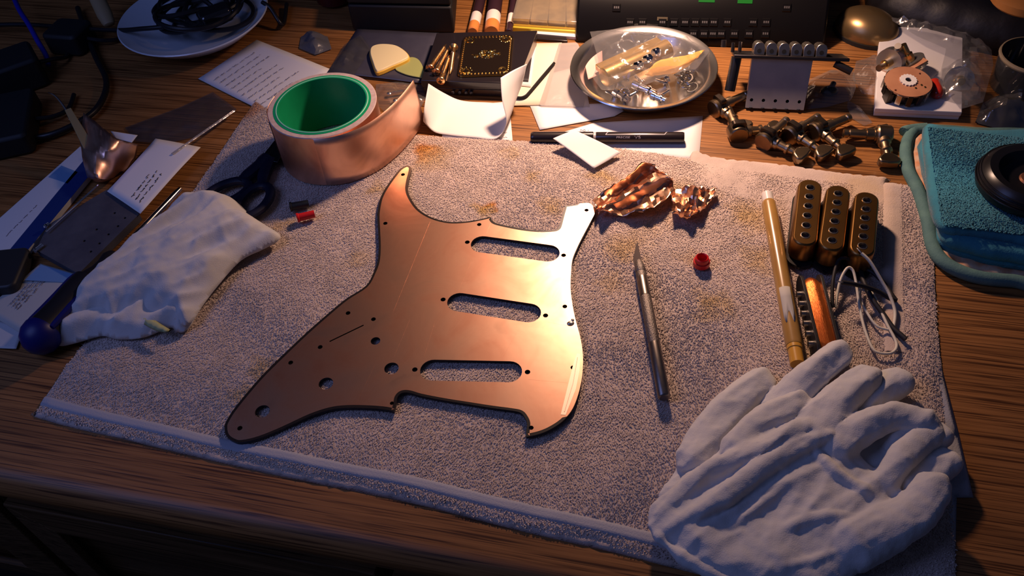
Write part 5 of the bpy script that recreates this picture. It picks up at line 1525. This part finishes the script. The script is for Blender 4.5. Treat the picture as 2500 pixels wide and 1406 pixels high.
for dx in (0, 14):
    b = MB(); A, B = U(648 + dx, 398, SZ), U(704 + dx * 1.5, 318, SZ - 2); d = (B - A).normalized(); w = Vector((-d.y, d.x, 0))
    b.prism([((A + w * 7).x, (A + w * 7).y), ((A - w * 7).x, (A - w * 7).y), ((B - w * 1).x, (B - w * 1).y), ((B + w * 3).x, (B + w * 3).y)], SZ - 1.5 + dx * .1, SZ + 1 + dx * .1); build(b, 'blade', SCS, t, bevel=.4)
b = MB(); p = U(656, 388, SZ); b.lathe([(0.01, 3), (3.5, 3), (4, 2), (4, -1)], 18, tuple(p)); build(b, 'pivot', SCS, t)

# ================================================================== tremolo bridge
P0, P1_ = U(1820, 263, 2.5), U(1962, 269, 2.5)
xd = (P1_ - P0).normalized(); slope = math.radians(63)
fwd = Vector((-xd.y, xd.x, 0)); up_ = fwd * math.cos(slope) + Vector((0, 0, 1)) * math.sin(slope)
nrm = xd.cross(up_)                              # face normal, toward the viewer
TM = Matrix.Identity(4)
for i in range(3): TM[i][0], TM[i][1], TM[i][2], TM[i][3] = xd[i], up_[i], nrm[i], P0[i]
BW = (P1_ - P0).length; BHt = 43.0
ZINC = mat('block_zinc', (0.44, 0.45, 0.47), 0.45, 0.55, col2=(0.38, 0.39, 0.42), nscale=60, bump=.1, bscale=300)
t = thing('tremolo_bridge', 'guitar tremolo bridge with grey block and six saddles behind the tuners', 'bridge', TM)
b = MB(); b.plate([(0, 0), (BW, 0), (BW + 2, BHt), (1, BHt)], [circle2(4.5 + i * (BW - 9) / 4, 7.0, 1.5, 14) for i in range(5)], -10, 0); build(b, 'block', ZINC, t, world=False, smooth=20)
b = MB()
for i in range(5): b.cyl((4.5 + i * (BW - 9) / 4, 0.6, 0.05), (4.5 + i * (BW - 9) / 4, -0.2, .05), 1.5, 10)
build(b, 'spring_holes', BLACK_MATTE, t, world=False)
b = MB(); b.box((BW / 2, 6.9, -9.5), (BW - 4, 5, .8)); build(b, 'hole_backing', BLACK_MATTE, t, world=False)
TBK = mat('bridge_dark', (.05, .045, .05), .35, .8)
b = MB(); b.box((BW / 2 + 8, BHt + 1.5, -12), (BW + 46, 3, 36)); build(b, 'base_plate', TBK, t, world=False, bevel=.6)
SAD = mat('saddle_steel', (.62, .56, .48), .3, 1.0)
for i in range(6):
    x = 2 + i * (BW + 8) / 5.6
    b = MB(); pts = [(-4.6, 0), (4.6, 0), (4.6, 7), (3.4, 9.4), (1.5, 10.6), (-1.5, 10.6), (-3.4, 9.4), (-4.6, 7)]
    b.at(Matrix.Translation((x + 4, BHt + 3, -7))); b.prism(pts, -11, 10); s_ = build(b, 'saddle', SAD, t, world=False, bevel=.5)
    b = MB(); b.cyl((x + 4, BHt + 6.5, 3.1), (x + 4, BHt + 6.5, 2), 1.9, 12); build(b, 'saddle_screw', BLACK_MATTE, s_, world=False)
b = MB(); b.cyl((-12, BHt + .2, -3), (-15, 14, -2), 4.6, 18); build(b, 'arm_sleeve', mat('arm_black', (.015, .015, .018), .22, coat=.6), t, world=False, label='glossy black arm sleeve')
b = MB(); b.cyl((-24, BHt + 8, -4), (-24, BHt + 14, -4), 2.4, 10); b.cyl((-10, BHt + 4, -4), (-10, BHt + 13, -4), 1.6, 10); b.cyl((-16, BHt + 4, -4), (-16, BHt + 12, -4), 1.6, 10); build(b, 'pivot_screws', TBK, t, world=False)
b = MB(); b.cyl((BW + 20, BHt - 2, 2), (BW + 34, BHt - 8, 6), 3.2, 12); build(b, 'claw_bolt', TBK, t, world=False)
bag('plastic_bag', [(1975, 195), (2030, 170), (2085, 175), (2090, 215), (2078, 245), (2020, 262), (1966, 268)], 1, 9, 'clear bag with a dark part between the bridge and the white box', BAG, amp=3, seed=21)
b = MB(); p = U(2025, 222, 5); b.ball(p, 6, 14, (1.3, 1, .7)); b.cyl(p, p + Vector((6, 8, 2)), 2.5, 10); o = build(b, 'rubber_grommet', BLK_R, M=p); tag(o, 'black rubber grommet inside the bag by the bridge', 'grommet')
bag('plastic_bag', [(2070, 245), (2100, 262), (2130, 300), (2110, 308), (2080, 290), (2068, 262)], 1, 4, 'small twisted bag corner between the bridge and the tuners', BAG, amp=2, seed=22)

# ================================================================== tuning machines
TUN = mat('tuner_nickel', (.40, .30, .19), .34, 1.0, col2=(.24, .175, .11), nscale=60)
TUD = mat('tuner_dark', (.07, .055, .045), .35, .9)
def tuner_frame(h, post, button, z=7.0):
    H = U(*h, z); X = (U(*button, z - 1) - H); Z = (U(*post, z + 1) - H)
    x = X.normalized(); zz = (Z - x * Z.dot(x)).normalized()
    return frame(H, x, zz) @ Matrix.Scale(1.22, 4)
t6 = [((1755, 262), (1822, 232), (1800, 300), 'tuning machine closest to the bowl, its post toward the bridge'),
      ((1800, 322), (1745, 280), (1860, 318), 'tuning machine with its button toward the viewer near the white sheet'),
      ((1872, 340), (1893, 284), (1958, 380), 'tuning machine whose post points straight back below the bridge block'),
      ((1936, 326), (1960, 296), (2002, 368), 'tuning machine fourth from the bowl with a big oval button'),
      ((2000, 318), (2042, 284), (2070, 378), 'tuning machine fifth from the bowl, post toward the white box'),
      ((2155, 330), (2070, 328), (2172, 402), 'tuning machine standing apart next to the teal cloth')]
M0 = tuner_frame(*t6[0][:3])
t0 = thing('tuning_machine', t6[0][3], 'tuner', M0, 'tuning machines')
b = MB(); b.lathe([(0.01, -5.5), (6.2, -5.5), (7, -4.6), (7, 3.6), (6.2, 4.6), (0.01, 4.6)], 24); build(b, 'gear_housing', TUN, t0, world=False)
b = MB(); b.lathe([(5, 4.6), (5, 6), (4.2, 6.2), (4.2, 11), (3.2, 11.4), (3.0, 22), (2.4, 22.6), (3.0, 23.2), (3, 26), (0.01, 26.4)], 18); build(b, 'string_post', TUN, t0, world=False)
b = MB(); b.at(RY); b.lathe([(4.4, 4), (4.4, 9), (3.4, 10), (3.0, 15), (4.0, 15.4), (4.0, 17), (2.6, 18), (2.2, 22)], 18); build(b, 'button_shaft', TUN, t0, world=False)
b = MB(); b.at(Matrix.Translation((26, 0, 0)) @ Matrix.Rotation(pi / 2, 4, 'X')); b.prism([(-5, -2.4), (-3, -5), (1, -7.6), (4.4, -6.4), (5, 0), (4.4, 6.4), (1, 7.6), (-3, 5), (-5, 2.4)], -3, 3); build(b, 'button', TUN, t0, world=False, bevel=1.2)
b = MB(); b.at(Matrix.Translation((0, -6.8, 0))); b.prism(rrect(10, 5, 2), -2, 2); build(b, 'screw_lug', TUD, t0, world=False)
for h, po, bu, lab in t6[1:]:
    dup(t0, tuner_frame(h, po, bu), lab, 'tuning machines')
# a loose brass post lying behind the last tuner
b = MB(); b.tube([U(2063, 331, 4), U(2090, 325, 4), U(2165, 309, 4)], [1.0, 2.2, 2.6], 10); o = build(b, 'brass_post', mat('brass', (.8, .52, .2), .25, 1.0), M=U(2100, 322)); tag(o, 'slim brass post lying behind the lone tuner', 'post')

# ================================================================== white box with controls
WB = mat('box_white', (.74, .72, .72), .6)
q = U2([(2149, 63), (2351, 72), (2349, 274), (2136, 264)], 9)
t = thing('white_box', 'flat white cardboard box carrying the switch and potentiometers', 'box', Vector((q[3].x, q[3].y, 0)))
L_ = [(v.x, v.y) for v in q]
b = MB(); b.prism(L_, 4.5, 9); build(b, 'lid', WB, t, bevel=.6)
cn = sum(q, Vector()) / 4
b = MB(); b.prism([((x - cn.x) * .985 + cn.x, (y - cn.y) * .985 + cn.y) for x, y in L_], .3, 4.4); build(b, 'tray', WB, t, bevel=.4)
for x in (2242, 2280):
    p = U(x, 274, 4.6); b = MB(); b.box(p + Vector((0, -.2, -.6)), (7, 1.4, 2.2)); build(b, 'slot', BLACK_MATTE, t)
PHEN = mat('phenolic', (.50, .24, .13), .45, col2=(.42, .19, .10), nscale=60)
sc_ = U(2208, 222, 22)
SM = Matrix.Translation(U(2206, 228, 10)) @ Matrix.Rotation(.12, 4, 'X')
t = thing('pickup_switch', 'round brown selector switch wafer with white hub on the white box', 'switch', SM)
b = MB(); b.plate(circle2(0, 0, 19.5, 40, 19), [circle2(0, 1, 3.0, 16), circle2(-14, -9, 1.2, 8), circle2(13, 8, 1.2, 8)], 12, 13.6); build(b, 'wafer', PHEN, t, world=False, smooth=20, label='brown phenolic wafer')
b = MB(); loop = [( (7.4 if k % 2 else 6.5) * math.cos(2 * pi * k / 32), 1 + (7.4 if k % 2 else 6.5) * math.sin(2 * pi * k / 32)) for k in range(32)]
b.plate(loop, [circle2(0, 1, 2.6, 16)], 13.6, 14.8); build(b, 'hub', mat('hub_white', (.8, .78, .74), .5), t, world=False, smooth=20, label='white toothed hub')
b = MB(); b.cyl((0, 1, 10), (0, 1, 14.2), 2.5, 16); build(b, 'spindle', mat('spindle', (.2, .2, .2), .3, 1.0), t, world=False)
for k in range(14):
    a = 2 * pi * k / 14
    b = MB(); b.at(Matrix.Rotation(a, 4, 'Z')); b.box((19, 0, 8), (2.2, 4.4, 10)); build(b, 'contact_lug', TUD if k % 3 else SAD, t, world=False, bevel=.3)
b = MB(); b.lathe([(14, 0.2), (15, 0.2), (15, 9), (14, 9)], 30); b.box((-17, -6, 5), (5, 9, 10)); build(b, 'frame', TUD, t, world=False)
b = MB()
for x, y in ((3, -9), (9, -6), (11, -9)): b.ball((x, y, 13.8), 1.1, 8, (1, 1, .5))
build(b, 'solder_joints', GOLD, t, world=False)
CAN = mat('pot_can', (.70, .69, .66), .36, 1.0)
def pot(M_, label):
    if 'POT0' in globals():
        return dup(POT0, M_, label, 'potentiometers')
    t = thing('potentiometer', label, 'potentiometer', M_, 'potentiometers')
    b = MB(); b.lathe([(.01, -9), (10.6, -9), (11.8, -8), (12, -6.8), (12, 0), (.01, 0)], 30); build(b, 'can', CAN, t, world=False)
    b = MB(); b.lathe([(4.4, 0), (4.4, 7), (3, 7.4), (3, 17), (.01, 17)], 18); build(b, 'shaft', mat('brass', (.8, .52, .2), .25, 1.0), t, world=False)
    b = MB(); b.box((0, -13, -.8), (18, 9, 1.6)); build(b, 'lug_board', PHEN, t, world=False)
    b = MB()
    for x in (-6, 0, 6): b.box((x, -19, -.4), (2.6, 7, .6))
    build(b, 'lugs', SAD, t, world=False)
    globals()['POT0'] = t
    return t
pot(frame(U(2170, 152, 19), Vector((.6, -.75, .1)), Vector((-.74, -.62, .12))), 'silver potentiometer can at the left back of the selector switch')
pot(frame(U(2222, 148, 19), Vector((.9, .1, .5)), Vector((-.45, .30, .82))), 'silver potentiometer tilted behind the selector switch')
pot(frame(U(2342, 196, 17), Vector((.9, -.3, .2)), Vector((.2, -.7, .45))), 'potentiometer wrapped in the clear bag beside the red capacitor')
b = MB(); p0, p1 = U(2279, 198, 15), U(2290, 236, 12); b.tube(cr([p0, p0.lerp(p1, .3), p0.lerp(p1, .7), p1], 4), [3, 4.6, 5.2, 5.4, 5.4, 5.4, 5.4, 5.4, 5.4, 5.2, 4.6, 4, 3], 14)
t = thing('capacitor', 'glossy red capacitor beside the selector switch', 'capacitor', p1)
build(b, 'capacitor_body', mat('red_gloss', (.50, .03, .015), .18, coat=.6), t)
b = MB(); b.tube(cr([p1, U(2305, 232, 12), U(2318, 215, 14)], 5), .5, 6); b.tube(cr([p0, U(2276, 188, 16), U(2290, 175, 17)], 5), .5, 6); build(b, 'leads', TIN, t)
b = MB(); A, B = U(2196, 140, 16), U(2192, 112, 34); b.tube(cr([A, A.lerp(B, .6), B], 4), 3, 10); o = build(b, 'toggle_post', SAD, M=A); tag(o, 'short upright metal post behind the switch', 'post')
bag('plastic_bag', [(2160, 40), (2250, 55), (2355, 80), (2420, 118), (2425, 160), (2400, 250), (2345, 268), (2290, 200), (2310, 120), (2240, 90)], 20, 9, 'large clear bag spread over the white box corner', BAG, amp=4, seed=31)
bag('plastic_bag', [(2300, 168), (2345, 150), (2392, 165), (2394, 240), (2340, 255), (2290, 240)], 9.4, 17, 'clear bag wrapped round the bagged potentiometer', BAG, amp=6, seed=33)
bag('plastic_bag', [(2090, 150), (2140, 135), (2160, 175), (2150, 235), (2105, 230), (2080, 190)], 1, 14, 'clear crinkled bag left of the selector switch', BAG, amp=4, seed=35)

# dark brass dome and right back corner
DOME = mat('dome_brass', (.30, .20, .09), .3, .8)
p = U(2112, 102, 0)
t = thing('computer_mouse', 'dark brassy rounded mouse behind the white box', 'mouse', p)
b = MB(); b.at(Matrix.Translation(p + Vector((4, 12, 2))) @ Matrix.Rotation(-.9, 4, 'Z')); b.ball((0, 0, 4), 25, 28, (1.25, .95, .8)); o = build(b, 'shell', DOME, t, smooth=80)
b = MB(); b.at(Matrix.Translation(p + Vector((4, 12, 0))) @ Matrix.Rotation(-.9, 4, 'Z')); b.prism(circle2(0, 0, 32, 40, 24.5), .3, 4); build(b, 'base', BLACK_MATTE, t)
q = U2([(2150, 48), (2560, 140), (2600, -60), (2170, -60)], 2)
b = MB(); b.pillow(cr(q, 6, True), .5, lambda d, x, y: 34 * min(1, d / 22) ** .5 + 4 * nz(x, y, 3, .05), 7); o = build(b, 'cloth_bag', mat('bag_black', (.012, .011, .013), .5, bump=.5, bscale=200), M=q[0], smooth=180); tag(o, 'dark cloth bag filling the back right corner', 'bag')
b = MB(); p = U(2500, 6, 60); b.at(Matrix.Translation(p)); b.lathe([(.01, 0), (26, 0), (28, 2), (28, 8), (24, 11), (.01, 12)], 30); o = build(b, 'wooden_disc', mat('knob_orange', (.55, .22, .05), .4), M=p); tag(o, 'orange wooden disc on the dark bag in the back corner', 'disc')
p = U(2490, 215, 0)
t = thing('glass_jar', 'dark glass jar with pale rim at the right edge of the desk', 'jar', p)
b = MB(); b.at(Matrix.Translation(p)); b.lathe([(.01, .5), (24, .5), (26, 3), (27, 30), (27, 34), (25.5, 34), (25, 4), (.01, 3)], 40); build(b, 'wall', mat('jar_glass', (.03, .03, .03), .1, coat=.8), t)
b = MB(); b.at(Matrix.Translation(p)); b.lathe([(27.2, 31), (27.8, 32.5), (27.2, 34.4), (26, 34.6)], 40); build(b, 'rim', mat('jar_rim', (.30, .24, .15), .4), t, label='pale rim')
bag('plastic_bag', [(2400, 250), (2445, 232), (2520, 240), (2540, 310), (2440, 316), (2380, 300)], 1, 16, 'dark blue glossy bag at the right edge above the teal cloth', film('navy_bag', (.12, .14, .3), .2, .12, .06), amp=4, seed=41)

# ================================================================== teal cloth, trivet and black disc
TEAL = towel_mat('teal_terry', (0.05, 0.24, 0.32), [])
TEALP = towel_mat('teal_pile', (0.075, 0.33, 0.44), [], attr=True)
BIND = mat('binding_green', (.10, .21, .19), .85, col2=(.07, .16, .16), nscale=90, bump=.4, bscale=700)
BINDT = mat('binding_teal', (.08, .33, .40), .85, col2=(.06, .26, .33), nscale=90, bump=.4, bscale=700)
FLOR = mat('floral_cotton', (.66, .50, .36), .9, col2=(.60, .22, .08), nscale=110)
t = thing('pot_holder', 'quilted floral pot holder with green bound edge under the teal cloth', 'pot holder', U(2400, 520))
ov = [(2222, 335), (2252, 322), (2380, 330), (2560, 350), (2620, 520), (2560, 690), (2470, 690), (2380, 680), (2310, 650), (2276, 608), (2262, 540), (2240, 470), (2216, 420), (2210, 370)]
L_ = cr(U2(ov, 3), 5, True)
b = MB(); b.pillow(L_, .4, lambda d, x, y: 6.0 * min(1, d / 6) ** .5 + 1.2 * math.sin(x * .25) * math.sin(y * .25), 5); build(b, 'quilted_body', FLOR, t, smooth=180)
b = MB(); pts = [Vector((v.x, v.y, 5)) for v in L_]; b.tube(pts + pts[:1], 5.0, 12, caps=False); build(b, 'binding', [BIND], t, smooth=80, label='padded green binding')
b = MB(); b.tube(cr([U(2262, 312, 6), U(2235, 314, 6), U(2212, 318, 6), U(2206, 322, 6)], 4), 4.2, 12); build(b, 'hanging_loop', BIND, t)
t = thing('teal_cloth', 'folded teal terry cloth stacked on the pot holder', 'cloth', U(2400, 480, 6))
lay = [([(2262, 335), (2560, 380), (2600, 640), (2480, 648), (2370, 625), (2290, 588), (2282, 520)], 7, 7),
       ([(2258, 320), (2560, 360), (2600, 620), (2460, 628), (2360, 606), (2300, 580), (2284, 500)], 13, 8),
       ([(2256, 304), (2300, 306), (2400, 316), (2560, 336), (2600, 590), (2470, 586), (2380, 572), (2300, 556), (2272, 500), (2260, 400)], 20, 8)]
for k, (o_, z0, h) in enumerate(lay):
    L_ = cr(U2(o_, z0 + h * .5), 4, True)
    b = MB(); b.pillow(L_, z0, lambda d, x, y: h * min(1, d / 6) ** .5 + .8 * nz(x, y, k, .06), 4); build(b, 'fold_layer', TEAL, t, smooth=180)
# nap of the top layer
GRD = np.zeros((60, 60, 3)); top_o = cr(U2(lay[2][0], 24), 4, True); tl_ = [(v.x, v.y) for v in top_o]
q4 = [U(2266, 312, 28), U(2560, 344, 28), U(2600, 584, 28), U(2300, 550, 28)]
for j in range(60):
    for i in range(60):
        u, v = i / 59, j / 59
        p = q4[0] * (1 - u) * (1 - v) + q4[1] * u * (1 - v) + q4[2] * u * v + q4[3] * (1 - u) * v
        GRD[j, i] = (p.x, p.y, 27.6 + .8 * nz(p.x, p.y, 2, .06))
tw = WM[t.name].translation
o = tufts(GRD - np.array([tw.x, tw.y, tw.z]), 26000, 2.4, 0.9, lambda a, b: a > -1, 'terry_pile', TEALP, t, .7)
DK = mat('disc_black', (.010, .010, .012), .3)
p = U(2505, 462, 28)
t = thing('headphone_cup', 'black round headphone cup resting on the teal cloth at the right edge', 'headphones', p)
b = MB(); b.at(Matrix.Translation(p)); b.lathe([(.01, 0.4), (32, .4), (36, 3), (37, 8), (35, 14), (30, 18), (24, 17), (20, 10), (.01, 9)], 48); build(b, 'cushion', DK, t)
b = MB(); b.at(Matrix.Translation(p))
for z, r in ((9, 37.2), (11.5, 36.2), (14, 35)):
    b.tube([(r * math.cos(a), r * math.sin(a), z) for a in np.linspace(0, 2 * pi, 49)], .6, 6, caps=False)
build(b, 'ridges', DK, t)
b = MB(); b.at(Matrix.Translation(p)); b.lathe([(.01, 11), (7, 11), (8, 9.6)], 24); build(b, 'badge', mat('badge_copper', (.35, .15, .08), .4, .6), t)
